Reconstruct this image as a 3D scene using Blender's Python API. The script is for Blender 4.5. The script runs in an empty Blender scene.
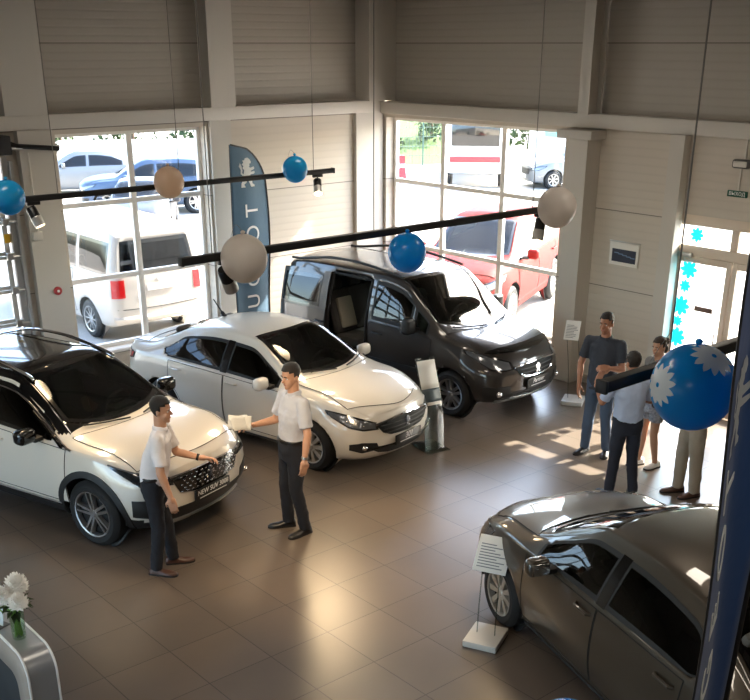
import bpy, bmesh, math, random
import numpy as np
from math import sin, cos, pi, radians, sqrt, atan2, exp
from mathutils import Vector, Matrix, noise
from mathutils.bvhtree import BVHTree

random.seed(7)
scene = bpy.context.scene
COL = scene.collection

# ------------------------------------------------------------------ camera
F_PX = 1027.0
PITCH = radians(23.965)
AZ = radians(49.3)
cam_d = bpy.data.cameras.new('camera')
cam_d.sensor_width = 36.0
cam_d.lens = F_PX / 750.0 * 36.0
cam_d.shift_y = 150.0 / 750.0
cam_d.clip_start = 0.05
cam_d.clip_end = 400
cam = bpy.data.objects.new('camera', cam_d)
COL.objects.link(cam)
fwd = Vector((cos(AZ) * cos(PITCH), sin(AZ) * cos(PITCH), -sin(PITCH)))
rgt = Vector((sin(AZ), -cos(AZ), 0))
upv = rgt.cross(fwd)
cm = Matrix((rgt, upv, -fwd)).transposed().to_4x4()
cm.translation = Vector((-12.398, -14.256, 4.75))
cam.matrix_world = cm
scene.camera = cam

# ------------------------------------------------------------------ light and exposure
vs = scene.view_settings
scene.display_settings.display_device = 'sRGB'
vs.view_transform = 'Standard'
vs.look = 'None'
vs.gamma = 1.0
vs.use_curve_mapping = False
vs.exposure = 0.97

SUN_DIR = Vector((2.6, -0.30, 2.10)).normalized()
world = bpy.data.worlds.new('world')
scene.world = world
world.use_nodes = True
wn = world.node_tree
wn.nodes.clear()
wo = wn.nodes.new('ShaderNodeOutputWorld')
wb = wn.nodes.new('ShaderNodeBackground')
sky = wn.nodes.new('ShaderNodeTexSky')
sky.sky_type = 'NISHITA'
sky.sun_disc = False
sky.sun_elevation = math.asin(SUN_DIR.z)
sky.sun_rotation = atan2(SUN_DIR.x, SUN_DIR.y)
sky.air_density = 1.0
sky.dust_density = 3.0
wb.inputs['Strength'].default_value = 1.15
wn.links.new(sky.outputs['Color'], wb.inputs['Color'])
wn.links.new(wb.outputs['Background'], wo.inputs['Surface'])

sun_d = bpy.data.lights.new('sun', 'SUN')
sun_d.energy = 19.0
sun_d.angle = radians(0.6)
sun_d.color = (1.0, 0.93, 0.83)
sun = bpy.data.objects.new('sun', sun_d)
COL.objects.link(sun)
sun.rotation_euler = SUN_DIR.to_track_quat('Z', 'Y').to_euler()
sun.location = (20, -6, 20)

# added fill: unseen area lights under the ceiling to brighten the hall
FILLS = [(x, y) for x in (-14.0, -9.2, -4.2) for y in (-4.6, -9.2, -14.0)]
FILL_W = 13.0
for lx, ly in FILLS:
    ld = bpy.data.lights.new('fill_light', 'AREA')
    ld.shape = 'RECTANGLE'
    ld.size, ld.size_y = 1.4, 0.5
    ld.energy = FILL_W
    ld.color = (1.0, 0.88, 0.73)
    lo_ = bpy.data.objects.new('fill_light', ld)
    COL.objects.link(lo_)
    lo_.location = (lx, ly, 5.42 - 0.125)

scene.cycles.use_denoising = True
scene.cycles.max_bounces = 10
scene.cycles.diffuse_bounces = 6
scene.cycles.glossy_bounces = 4
scene.cycles.transmission_bounces = 6
scene.cycles.transparent_max_bounces = 24
scene.cycles.sample_clamp_indirect = 6.0
scene.cycles.blur_glossy = 0.5
scene.cycles.caustics_reflective = False
scene.cycles.caustics_refractive = False

# ------------------------------------------------------------------ helpers
def lin(c):
    out = []
    for x in c[:3]:
        x = x / 255.0
        out.append(x / 12.92 if x <= 0.04045 else ((x + 0.055) / 1.055) ** 2.4)
    return (out[0], out[1], out[2], 1.0)

MATS = {}
def mat(name, col, rough=0.5, metal=0.0, coat=0.0, coat_rough=0.03, spec=0.5, var=0.0, vscale=8.0, bump=0.0, bscale=60.0,
        emit=0.0, sheen=0.0, alpha=1.0, trans=0.0):
    m = bpy.data.materials.new(name)
    m.use_nodes = True
    nt = m.node_tree
    b = nt.nodes['Principled BSDF']
    c = lin(col)
    b.inputs['Base Color'].default_value = c
    b.inputs['Roughness'].default_value = rough
    b.inputs['Metallic'].default_value = metal
    b.inputs['Coat Weight'].default_value = coat
    b.inputs['Coat Roughness'].default_value = coat_rough
    b.inputs['Specular IOR Level'].default_value = spec
    b.inputs['Sheen Weight'].default_value = sheen
    b.inputs['Transmission Weight'].default_value = trans
    if emit:
        b.inputs['Emission Color'].default_value = c
        b.inputs['Emission Strength'].default_value = emit
    if var or bump:
        tc = nt.nodes.new('ShaderNodeTexCoord')
    if var:
        n = nt.nodes.new('ShaderNodeTexNoise')
        n.inputs['Scale'].default_value = vscale
        n.inputs['Detail'].default_value = 5
        nt.links.new(tc.outputs['Object'], n.inputs['Vector'])
        r = nt.nodes.new('ShaderNodeValToRGB')
        r.color_ramp.elements[0].position = 0.3
        r.color_ramp.elements[1].position = 0.7
        r.color_ramp.elements[0].color = tuple(max(0, x * (1 - var)) for x in c[:3]) + (1,)
        r.color_ramp.elements[1].color = tuple(min(1, x * (1 + var)) for x in c[:3]) + (1,)
        nt.links.new(n.outputs['Fac'], r.inputs['Fac'])
        nt.links.new(r.outputs['Color'], b.inputs['Base Color'])
    if bump:
        n2 = nt.nodes.new('ShaderNodeTexNoise')
        n2.inputs['Scale'].default_value = bscale
        n2.inputs['Detail'].default_value = 3
        nt.links.new(tc.outputs['Object'], n2.inputs['Vector'])
        bp = nt.nodes.new('ShaderNodeBump')
        bp.inputs['Strength'].default_value = bump
        bp.inputs['Distance'].default_value = 0.02
        nt.links.new(n2.outputs['Fac'], bp.inputs['Height'])
        nt.links.new(bp.outputs['Normal'], b.inputs['Normal'])
    MATS[name] = m
    return m

def glass_mat(name, tint, gloss_rough=0.0, ior=1.5):
    m = bpy.data.materials.new(name)
    m.use_nodes = True
    nt = m.node_tree
    nt.nodes.clear()
    o = nt.nodes.new('ShaderNodeOutputMaterial')
    mx = nt.nodes.new('ShaderNodeMixShader')
    t = nt.nodes.new('ShaderNodeBsdfTransparent')
    t.inputs['Color'].default_value = lin(tint)
    g = nt.nodes.new('ShaderNodeBsdfGlossy')
    g.inputs['Roughness'].default_value = gloss_rough
    lw = nt.nodes.new('ShaderNodeLayerWeight')      # Schlick reflectance, the same from both sides of the sheet
    lw.inputs['Blend'].default_value = 0.5
    pw = nt.nodes.new('ShaderNodeMath')
    pw.operation = 'POWER'
    pw.inputs[1].default_value = 5.0
    f = nt.nodes.new('ShaderNodeMath')
    f.operation = 'MULTIPLY_ADD'
    f.inputs[1].default_value = 0.94
    f.inputs[2].default_value = 0.05
    nt.links.new(lw.outputs['Facing'], pw.inputs[0])
    nt.links.new(pw.outputs[0], f.inputs[0])
    nt.links.new(f.outputs[0], mx.inputs['Fac'])
    nt.links.new(t.outputs[0], mx.inputs[1])
    nt.links.new(g.outputs[0], mx.inputs[2])
    nt.links.new(mx.outputs[0], o.inputs['Surface'])
    MATS[name] = m
    return m

class MB:
    """collects shapes and links them as one mesh object"""
    def __init__(s):
        s.v, s.f, s.m = [], [], []
    def add(s, vs, fs, mi=0, M=None):
        b = len(s.v)
        for p in vs:
            p = Vector(p)
            s.v.append(M @ p if M is not None else p)
        for f in fs:
            s.f.append([i + b for i in f])
            s.m.append(mi)
        return s
    def from_bm(s, bm, mi=0, M=None):
        bm.verts.index_update()
        s.add([v.co.copy() for v in bm.verts], [[v.index for v in f.verts] for f in bm.faces], mi, M)
        bm.free()
        return s
    def box(s, c, d, bev=0.0, mi=0, M=None, seg=2, rot=None):
        bm = bmesh.new()
        bmesh.ops.create_cube(bm, size=1.0)
        for v in bm.verts:
            v.co = Vector((v.co.x * d[0], v.co.y * d[1], v.co.z * d[2]))
        if bev > 0:
            bmesh.ops.bevel(bm, geom=list(bm.edges), offset=bev, segments=seg, profile=0.5, affect='EDGES')
        T = Matrix.Translation(Vector(c))
        if rot is not None:
            T = T @ rot.to_4x4()
        if M is not None:
            T = M @ T
        return s.from_bm(bm, mi, T)
    def span(s, a, b, bev=0.0, mi=0, M=None):
        return s.box([(a[i] + b[i]) / 2 for i in range(3)], [abs(a[i] - b[i]) for i in range(3)], bev, mi, M)
    def tube(s, pts, r, seg=8, mi=0, closed=False, caps=True, M=None, flat=None):
        pts = [Vector(p) for p in pts]
        n = len(pts)
        rr = r if isinstance(r, (list, tuple)) else [r] * n
        vs, fs = [], []
        prev = None
        for i, p in enumerate(pts):
            if closed:
                t = pts[(i + 1) % n] - pts[i - 1]
            else:
                t = pts[min(i + 1, n - 1)] - pts[max(i - 1, 0)]
            if t.length < 1e-9:
                t = Vector((0, 0, 1))
            t.normalize()
            if prev is None:
                a = Vector((0, 0, 1)) if abs(t.z) < 0.9 else Vector((1, 0, 0))
                u = t.cross(a).normalized()
            else:
                u = prev - t * prev.dot(t)
                u = u.normalized() if u.length > 1e-6 else t.orthogonal().normalized()
            prev = u
            w = t.cross(u)
            ri = rr[i]
            ra, rb = (ri if isinstance(ri, (list, tuple)) else (ri, ri))
            for k in range(seg):
                a = 2 * pi * k / seg
                vs.append(p + u * ra * cos(a) + w * rb * sin(a))
        m = n if closed else n - 1
        for i in range(m):
            j = (i + 1) % n
            for k in range(seg):
                k2 = (k + 1) % seg
                fs.append([i * seg + k, i * seg + k2, j * seg + k2, j * seg + k])
        if caps and not closed:
            fs.append([k for k in range(seg)][::-1])
            fs.append([(n - 1) * seg + k for k in range(seg)])
        return s.add(vs, fs, mi, M)
    def lathe(s, prof, seg=24, mi=0, M=None, a0=0.0, a1=2 * pi):
        full = abs(a1 - a0 - 2 * pi) < 1e-6
        vs, fs = [], []
        n = len(prof)
        ns = seg if full else seg + 1
        for k in range(ns):
            a = a0 + (a1 - a0) * k / seg
            for r, z in prof:
                vs.append((r * cos(a), r * sin(a), z))
        for k in range(seg):
            k2 = (k + 1) % ns
            for i in range(n - 1):
                q = [k * n + i, k2 * n + i, k2 * n + i + 1, k * n + i + 1]
                if prof[i][0] < 1e-6:
                    q = [k * n + i, k2 * n + i + 1, k * n + i + 1]
                elif prof[i + 1][0] < 1e-6:
                    q = [k * n + i, k2 * n + i, k * n + i + 1]
                fs.append(q)
        return s.add(vs, fs, mi, M)
    def ball(s, c, r, seg=16, rings=10, mi=0, M=None):
        r = r if isinstance(r, (list, tuple)) else (r, r, r)
        vs, fs = [], []
        vs.append((c[0], c[1], c[2] - r[2]))
        for i in range(1, rings):
            t = -pi / 2 + pi * i / rings
            for k in range(seg):
                a = 2 * pi * k / seg
                vs.append((c[0] + r[0] * cos(t) * cos(a), c[1] + r[1] * cos(t) * sin(a), c[2] + r[2] * sin(t)))
        vs.append((c[0], c[1], c[2] + r[2]))
        for k in range(seg):
            k2 = (k + 1) % seg
            fs.append([0, 1 + k2, 1 + k])
            for i in range(rings - 2):
                a, b = 1 + i * seg, 1 + (i + 1) * seg
                fs.append([a + k, a + k2, b + k2, b + k])
            a = 1 + (rings - 2) * seg
            fs.append([a + k, a + k2, len(vs) - 1])
        return s.add(vs, fs, mi, M)
    def prism(s, poly, h, mi=0, M=None):
        """polygon in xy extruded from z=0 to z=h"""
        n = len(poly)
        area = sum(poly[i][0] * poly[(i + 1) % n][1] - poly[(i + 1) % n][0] * poly[i][1] for i in range(n))
        if (area < 0) != (h < 0):
            poly = poly[::-1]
        vs = [(x, y, 0) for x, y in poly] + [(x, y, h) for x, y in poly]
        fs = [list(range(n))[::-1], [n + i for i in range(n)]]
        for i in range(n):
            j = (i + 1) % n
            fs.append([i, j, n + j, n + i])
        return s.add(vs, fs, mi, M)
    def grid(s, rows, mi=0, M=None):
        n, m = len(rows), len(rows[0])
        vs = [p for r in rows for p in r]
        fs = []
        for i in range(n - 1):
            for j in range(m - 1):
                fs.append([i * m + j, i * m + j + 1, (i + 1) * m + j + 1, (i + 1) * m + j])
        return s.add(vs, fs, mi, M)
    def build(s, name, mats, parent=None, sharp=35.0, loc=None, recalc=True):
        me = bpy.data.meshes.new(name)
        me.from_pydata([tuple(v) for v in s.v], [], s.f)
        if not isinstance(mats, (list, tuple)):
            mats = [mats]
        for m in mats:
            me.materials.append(MATS[m] if isinstance(m, str) else m)
        me.polygons.foreach_set('material_index', s.m)
        if recalc:
            bm = bmesh.new()
            bm.from_mesh(me)
            bmesh.ops.recalc_face_normals(bm, faces=bm.faces)
            bm.to_mesh(me)
            bm.free()
        if sharp is not None:
            me.polygons.foreach_set('use_smooth', [True] * len(me.polygons))
            me.set_sharp_from_angle(angle=radians(sharp))
        me.update()
        o = bpy.data.objects.new(name, me)
        COL.objects.link(o)
        if parent is not None:
            o.parent = parent
        if loc is not None:
            o.location = loc
        return o

def tag(o, label=None, cat=None, group=None, kind=None):
    if label: o['label'] = label
    if cat: o['category'] = cat
    if group: o['group'] = group
    if kind: o['kind'] = kind
    return o

def empty(name, loc=(0, 0, 0), rz=0.0, label=None, cat=None, group=None, kind=None):
    o = bpy.data.objects.new(name, None)
    o.empty_display_size = 0.2
    COL.objects.link(o)
    o.location = loc
    o.rotation_euler = (0, 0, rz)
    return tag(o, label, cat, group, kind)

def copy_tree(o, parent=None):
    c = o.copy()
    COL.objects.link(c)
    if parent is not None:
        c.parent = parent
    for ch in list(o.children):
        copy_tree(ch, c)
    return c

def text_geo(txt, size, depth=0.002, shear=0.0, squash=1.0):
    cu = bpy.data.curves.new('t', 'FONT')
    cu.body = txt
    cu.size = size
    cu.align_x = 'CENTER'
    cu.align_y = 'CENTER'
    cu.extrude = depth / 2
    cu.shear = shear
    cu.resolution_u = 5
    ob = bpy.data.objects.new('t', cu)
    COL.objects.link(ob)
    dg = bpy.context.evaluated_depsgraph_get()
    me = bpy.data.meshes.new_from_object(ob.evaluated_get(dg))
    vs = [Vector((v.co.x * squash, v.co.y, v.co.z)) for v in me.vertices]
    fs = [list(p.vertices) for p in me.polygons]
    bpy.data.objects.remove(ob)
    bpy.data.curves.remove(cu)
    bpy.data.meshes.remove(me)
    return vs, fs

def frame_matrix(origin, xdir, ydir):
    x = Vector(xdir).normalized()
    z = x.cross(Vector(ydir)).normalized()
    y = z.cross(x)
    M = Matrix((x, y, z)).transposed().to_4x4()
    M.translation = Vector(origin)
    return M

def pchip(xs, ys):
    n = len(xs)
    h = [xs[i + 1] - xs[i] for i in range(n - 1)]
    d = [(ys[i + 1] - ys[i]) / h[i] for i in range(n - 1)]
    m = [0.0] * n
    m[0], m[-1] = d[0], d[-1]
    for i in range(1, n - 1):
        if d[i - 1] * d[i] > 0:
            w1, w2 = 2 * h[i] + h[i - 1], h[i] + 2 * h[i - 1]
            m[i] = (w1 + w2) / (w1 / d[i - 1] + w2 / d[i])
    def f(x):
        if x <= xs[0]: return ys[0]
        if x >= xs[-1]: return ys[-1]
        i = 0
        while x > xs[i + 1]: i += 1
        t = (x - xs[i]) / h[i]
        return ((1 + 2 * t) * (1 - t) ** 2 * ys[i] + t * (1 - t) ** 2 * h[i] * m[i]
                + t * t * (3 - 2 * t) * ys[i + 1] + t * t * (t - 1) * h[i] * m[i + 1])
    return f

def lerp_table(tab):
    def f(x):
        if x <= tab[0][0]: return tab[0][1]
        for (a, b), (c, d) in zip(tab, tab[1:]):
            if x <= c: return b + (d - b) * (x - a) / (c - a)
        return tab[-1][1]
    return f

def sstep(a, b, x):
    t = max(0.0, min(1.0, (x - a) / (b - a)))
    return t * t * (3 - 2 * t)

def crom(pts, k=6):
    pts = [Vector(p) for p in pts]
    out = []
    for i in range(len(pts) - 1):
        p0, p1, p2, p3 = pts[max(i - 1, 0)], pts[i], pts[i + 1], pts[min(i + 2, len(pts) - 1)]
        for j in range(k):
            t = j / k
            out.append(0.5 * ((2 * p1) + (p2 - p0) * t + (2 * p0 - 5 * p1 + 4 * p2 - p3) * t * t + (3 * p1 - p0 - 3 * p2 + p3) * t ** 3))
    out.append(pts[-1])
    return out

def resample(pts, n):
    pts = [Vector(p) for p in pts]
    d = [0.0]
    for a, b in zip(pts, pts[1:]):
        d.append(d[-1] + (b - a).length)
    if d[-1] < 1e-9:
        return [pts[0].copy() for _ in range(n + 1)]
    out = []
    i = 0
    for k in range(n + 1):
        t = d[-1] * k / n
        while i < len(pts) - 2 and t > d[i + 1]:
            i += 1
        s = (t - d[i]) / max(1e-9, d[i + 1] - d[i])
        out.append(pts[i].lerp(pts[i + 1], min(1, s)))
    return out

# ------------------------------------------------------------------ shared materials
mat('white_paint', (222, 216, 206), 0.35, coat=1.0)
mat('pearl_paint', (214, 206, 194), 0.32, coat=1.0)
mat('graphite_paint', (54, 49, 46), 0.34, 0.55, coat=1.0)
mat('bronze_paint', (66, 58, 48), 0.38, 0.5, coat=1.0)
mat('black_gloss', (10, 10, 11), 0.12, coat=0.6)
mat('black_plastic', (22, 22, 23), 0.5, bump=0.05, bscale=300)
mat('grille_black', (9, 9, 10), 0.6, spec=.2)
mat('dark_trim', (16, 16, 17), 0.7)
mat('rubber', (20, 20, 21), 0.75)
mat('alloy', (176, 176, 176), 0.28, 0.9)
mat('wheel_cover', (170, 166, 158), 0.35, 0.6)
mat('chrome', (220, 220, 222), 0.08, 1.0)
mat('satin_metal', (190, 190, 188), 0.3, 0.9)
mat('lamp_lens', (118, 121, 126), 0.1, 0.5, coat=1.0)
mat('lamp_dark', (30, 31, 34), 0.15, 0.3, coat=1.0)
mat('tail_lens', (170, 14, 16), 0.12, coat=1.0)
mat('amber_lens', (200, 90, 30), 0.15, coat=1.0)
mat('plate_black', (14, 14, 15), 0.4)
mat('plate_white', (225, 225, 222), 0.5)
mat('letter_white', (235, 235, 235), 0.5)
mat('seat_fabric', (78, 74, 70), 0.85, bump=0.1, bscale=120)
mat('seat_beige', (190, 180, 158), 0.8)
mat('dash_grey', (58, 57, 54), 0.7)
glass_mat('car_glass', (96, 104, 100))
glass_mat('windscreen_glass', (150, 160, 152))
glass_mat('dark_glass', (46, 52, 52))
glass_mat('window_glass', (250, 252, 251))
# ------------------------------------------------------------------ vehicles
class Veh:
    """a car body lofted from stations, x forward, y to the driver's side, wheels on z = 0"""
    def __init__(s, name, rows, axf, axr, paint, wr=0.31, arch=0.365, ty=0.86, tw=0.20, bowf=0.26, bowr=0.16,
                 leanf=None, leanr=None, step=0.035, roof_mat=None):
        s.paint = paint
        s.rows = rows
        s.axf, s.axr, s.wr, s.arch, s.ty, s.tw = axf, axr, wr, arch, ty, tw
        s.root = empty(name)
        xs = [r[0] for r in rows]
        s.P = [pchip(xs, [r[k] for r in rows]) for k in range(1, 8)]
        s.xt, s.xn = xs[0], xs[-1]
        s.bowf, s.bowr = bowf, bowr
        s.lf = lerp_table(leanf or [(0, 0), (2, 0)])
        s.lr = lerp_table(leanr or [(0, 0), (2, 0)])
        s.wmax = max(r[2] for r in rows)
        s.holes = []
        s.loft(step)
    def at(s, x):
        return [f(x) for f in s.P]
    def deform(s, x, y, z):
        wf = sstep(s.xn - 0.95, s.xn, x)
        wr_ = sstep(s.xt + 0.8, s.xt, x)
        q = (abs(y) / s.wmax) ** 2.4
        return Vector((x - wf * (s.bowf * q - s.lf(z)) + wr_ * (s.bowr * q + s.lr(z)), y, z))
    def section(s, x):
        zb, wm, zs, wsh, ze, wt, zt = s.at(x)
        wb_ = wm - 0.05
        out = [(0, zb), (0.55 * wb_, zb), (wb_ - 0.06, zb)]
        n1, n2, n3 = 13, 12, 12
        for i in range(n1):
            t = i / n1
            z = zb + 0.05 + t * (zs - zb - 0.05)
            if t < 0.45:
                y = wb_ + (wm - wb_) * sin(pi / 2 * t / 0.45)
            else:
                y = wm - (wm - wsh) * ((t - 0.45) / 0.55) ** 2.2
            out.append((y, z))
        for i in range(n2):
            t = i / n2
            out.append((wsh + (wt - wsh) * t + 0.014 * sin(pi * t), zs + (ze - zs) * t))
        for i in range(n3 + 1):
            a = pi / 2 * i / n3
            out.append((wt * max(0.0, cos(a)) ** 0.75, ze + (zt - ze) * sin(a)))
        out[-1] = (0, zt)
        return out
    def loft(s, step):
        n = int((s.xn - s.xt) / step)
        xs = [s.xt + (s.xn - s.xt) * i / n for i in range(n + 1)]
        bm = bmesh.new()
        rings = []
        for x in xs:
            sec = s.section(x)
            m = len(sec)
            full = sec + [(-y, z) for y, z in sec[-2:0:-1]]
            rings.append([bm.verts.new(s.deform(x, y, z)) for y, z in full])
        k = len(rings[0])
        for a, b in zip(rings, rings[1:]):
            for i in range(k):
                j = (i + 1) % k
                bm.faces.new([a[i], b[i], b[j], a[j]])
        for x in (xs[0], xs[-1]):
            sec = s.section(x)
            rows = []
            for y, z in sec[2:]:
                rows.append([bm.verts.new(s.deform(x, y * (1 - 2 * q / 16), z)) for q in range(17)])
            for a, b in zip(rows, rows[1:]):
                for q in range(16):
                    bm.faces.new([a[q], a[q + 1], b[q + 1], b[q]])
        bmesh.ops.remove_doubles(bm, verts=bm.verts, dist=1e-4)
        bmesh.ops.dissolve_degenerate(bm, edges=bm.edges, dist=1e-5)
        bmesh.ops.recalc_face_normals(bm, faces=bm.faces)
        s.bm = bm
        s.bvh = BVHTree.FromBMesh(bm)
    def hit(s, p, d):
        d = Vector(d).normalized()
        p = Vector(p)
        loc, nor, i, dist = s.bvh.ray_cast(p + d * 3.0, -d, 6.0)
        if loc is None:
            loc, nor, i, dist = s.bvh.find_nearest(p)
        if nor.dot(d) < 0:
            nor = -nor
        return loc, nor
    def pgrid(s, bot, top, d, nu, nv):
        b, t = resample(bot, nu), resample(top, nu)
        return [[s.hit(b[j].lerp(t[j], i / nv), d) for j in range(nu + 1)] for i in range(nv + 1)]
    def patch(s, name, bot, top, d, mats, off=0.004, nu=16, nv=8, ring=0, skirt=0.012, hole=False, parent=None, sharp=50, outline=0):
        g = s.pgrid(bot, top, d, nu, nv)
        mb = MB()
        rows = [[p + n * off for p, n in r] for r in g]
        m = nu + 1
        vs = [p for r in rows for p in r]
        mb.v += vs
        inner = []
        for i in range(nv):
            for j in range(nu):
                edge = ring and (i < ring or j < ring or i >= nv - ring or j >= nu - ring)
                mb.f.append([i * m + j, i * m + j + 1, (i + 1) * m + j + 1, (i + 1) * m + j])
                mb.m.append(1 if edge else 0)
                if not edge:
                    inner.append(mb.f[-1])
        if skirt:
            loop = [(0, j) for j in range(nu)] + [(i, nu) for i in range(nv)] + [(nv, j) for j in range(nu, 0, -1)] + [(i, 0) for i in range(nv, 0, -1)]
            base = len(mb.v)
            for i, j in loop:
                p, n = g[i][j]
                mb.v.append(p + n * (off - skirt))
            L = len(loop)
            for q in range(L):
                i, j = loop[q]
                i2, j2 = loop[(q + 1) % L]
                mb.f.append([i * m + j, i2 * m + j2, base + (q + 1) % L, base + q])
                mb.m.append(1 if ring else 0)
        if hole:
            pts = [p for r in g for p, n in r]
            s.holes.append((BVHTree.FromPolygons(pts, inner), 0.035 if 'screen' in name or 'shield' in name or 'rear' in name else 0.013))
        o = mb.build(name, mats, parent or s.root, sharp)
        if outline:
            loop = [rows[0][j] for j in range(nu)] + [rows[i][nu] for i in range(nv)] + [rows[nv][j] for j in range(nu, 0, -1)] + [rows[i][0] for i in range(nv, 0, -1)]
            MB().tube(loop, outline, 5, closed=True).build('seam', 'dark_trim', o)
        return o
    def strip(s, name, pts, d, r, m, off=0.0, parent=None, seg=6, k=5):
        q = [(lambda h: h[0] + h[1] * off)(s.hit(p, d)) for p in crom(pts, k)]
        return MB().tube(q, r, seg).build(name, m, parent or s.root)
    def xz(s, pts, sgn):
        return [Vector((x, sgn * s.wmax, z)) for x, z in pts]
    def side(s, name, bot, top, sgn, mats, **kw):
        return s.patch(name, s.xz(bot, sgn), s.xz(top, sgn), (0, sgn, 0.12), mats, **kw)
    def rail_pts(s, x0, x1, dz, n=14):
        return [(x0 + (x1 - x0) * i / n, s.at(x0 + (x1 - x0) * i / n)[4] + dz) for i in range(n + 1)]
    def belt_pts(s, x0, x1, dz, n=14):
        return [(x0 + (x1 - x0) * i / n, s.at(x0 + (x1 - x0) * i / n)[2] + dz) for i in range(n + 1)]
    def glass_side(s, x0, x1, sgn, b=0.025, t=-0.045, mats=('car_glass', 'dark_trim'), bot=None, top=None, hole=True, name='side_window'):
        n = max(8, int(abs(x1 - x0) / 0.035))
        return s.side(name, bot or s.belt_pts(x0, x1, b), top or s.rail_pts(x0, x1, t), sgn, list(mats), nu=n, nv=10, ring=1, off=0.003, hole=hole, skirt=0.008)
    def screen(s, name, xb, xt_, bb, tb, d, mats=('windscreen_glass', 'black_gloss'), inset=0.05, nv=16):
        bot, top = [], []
        for i in range(21):
            q = -1 + i / 10
            x = xb + bb * q * q
            bot.append((x, q * (s.at(x)[5] - inset), s.at(x)[6]))
            x = xt_ + tb * q * q
            top.append((x, q * (s.at(x)[5] - inset), s.at(x)[6]))
        return s.patch(name, bot, top, d, list(mats), nu=30, nv=nv, ring=1, off=0.003, hole=True, skirt=0.008)
    def finish(s, roof=None, extra_delete=None, mats2=None, lower=None):
        """cut the holes, build the body, wheels and liners"""
        bm = s.bm
        kill = set()
        for f in bm.faces:
            c = f.calc_center_median()
            for h, tol in s.holes:
                loc, n, i, dist = h.find_nearest(c, tol)
                if loc is not None:
                    kill.add(f)
                    break
            else:
                if extra_delete and extra_delete(c):
                    kill.add(f)
        for ax in (s.axf, s.axr):
            ins = set()
            for v in bm.verts:
                if abs(v.co.y) > 0.5:
                    d = sqrt((v.co.x - ax) ** 2 + (v.co.z - s.wr) ** 2)
                    if d < s.arch and v.co.z < s.wr + s.arch:
                        ins.add(v)
            for f in bm.faces:
                if all(v in ins for v in f.verts):
                    kill.add(f)
            for v in ins:
                if any(f not in kill for f in v.link_faces):
                    dx, dz = v.co.x - ax, v.co.z - s.wr
                    d = max(1e-4, sqrt(dx * dx + dz * dz))
                    if v.co.z > s.wr - 0.16:
                        v.co.x, v.co.z = ax + dx / d * s.arch, s.wr + dz / d * s.arch
        bmesh.ops.delete(bm, geom=list(kill), context='FACES')
        mb = MB()
        bm.verts.index_update()
        for f in bm.faces:
            f.material_index = 0
            c = f.calc_center_median()
            if roof and roof(c): f.material_index = 2
            if lower and lower(c): f.material_index = 3
        me = bpy.data.meshes.new('body')
        bm.to_mesh(me)
        for m in (s.paint, 'dark_trim', (mats2 or ['black_gloss'])[0], 'black_plastic'):
            me.materials.append(MATS[m])
        me.polygons.foreach_set('use_smooth', [True] * len(me.polygons))
        me.set_sharp_from_angle(angle=radians(60))
        o = bpy.data.objects.new('body', me)
        COL.objects.link(o)
        o.parent = s.root
        sol = o.modifiers.new('shell', 'SOLIDIFY')
        sol.thickness = 0.02
        sol.offset = -1
        sol.material_offset = 1
        sol.material_offset_rim = 1
        bm.free()
        s.body = o
        # wheel housings
        for ax in (s.axf, s.axr):
            for g in (1, -1):
                mb = MB()
                pr = [(0.02, 0.0), (s.arch + 0.004, 0.0), (s.arch + 0.004, s.ty - 0.46)]
                T = Matrix.Translation((ax, g * 0.44, s.wr)) @ Matrix.Rotation(-g * pi / 2, 4, 'X')
                mb.lathe(pr, 28, M=T @ Matrix.Rotation(0, 4, 'Z'), a0=0 if g < 0 else pi, a1=pi if g < 0 else 2 * pi)
                mb.build('wheel_housing', 'dark_trim', s.root)
        return o
    def wheel(s, style, rim_mat, rimr=0.21):
        first = None
        for ax in (s.axf, s.axr):
            for g in (1, -1):
                if first is None:
                    w = s.make_wheel(style, rim_mat, rimr)
                    first = w
                else:
                    w = copy_tree(first, s.root)
                w.location = (ax, g * (s.ty - s.tw / 2), s.wr)
                w.rotation_euler = (0, 0.2 * g + ax, 0 if g > 0 else pi)
    def make_wheel(s, style, rim_mat, rimr):
        R, W = s.wr, s.tw
        ty = Matrix.Rotation(-pi / 2, 4, 'X')          # lathe axis z -> +y
        h = W / 2
        prof = [(rimr, -h + 0.02), (rimr + 0.01, -h), (R - 0.05, -h - 0.004), (R - 0.015, -h + 0.02), (R, -h + 0.045),
                (R, h - 0.045), (R - 0.015, h - 0.02), (R - 0.05, h + 0.004), (rimr + 0.01, h), (rimr, h - 0.02)]
        w = MB().lathe(prof, 40, M=ty).build('wheel', 'rubber', s.root, 30)
        m = MB()
        m.lathe([(0.0, h - 0.075), (rimr - 0.01, h - 0.075), (rimr - 0.012, -h + 0.02)], 36, mi=1, M=ty)
        m.lathe([(rimr - 0.018, h - 0.06), (rimr - 0.012, h - 0.006), (rimr + 0.004, h - 0.001), (rimr + 0.004, h - 0.02)], 40, M=ty)
        hub_z = h - 0.02
        m.lathe([(0.0, hub_z + 0.006), (0.03, hub_z + 0.004), (0.045, hub_z - 0.01), (0.05, h - 0.075)], 20, M=ty)
        n, wi, wo_, dbl = style
        for k in range(n):
            a = 2 * pi * k / n
            for q in ((-1, 1) if dbl else (0,)):
                M = ty @ Matrix.Rotation(a, 4, 'Z')
                y0, y1 = q * dbl * 0.4, q * dbl
                pts = [(0.03, y0 - wi), (rimr - 0.008, y1 - wo_), (rimr - 0.008, y1 + wo_), (0.03, y0 + wi)]
                z0, z1 = h - 0.06, h - 0.016
                vs = [(x, y, z0) for x, y in pts] + [(x, y * 0.8, (hub_z - 0.004) if x < 0.1 else z1) for x, y in pts]
                m.add(vs, [[0, 1, 2, 3][::-1], [4, 5, 6, 7], [0, 1, 5, 4], [1, 2, 6, 5], [2, 3, 7, 6], [3, 0, 4, 7]], 0, M)
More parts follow.
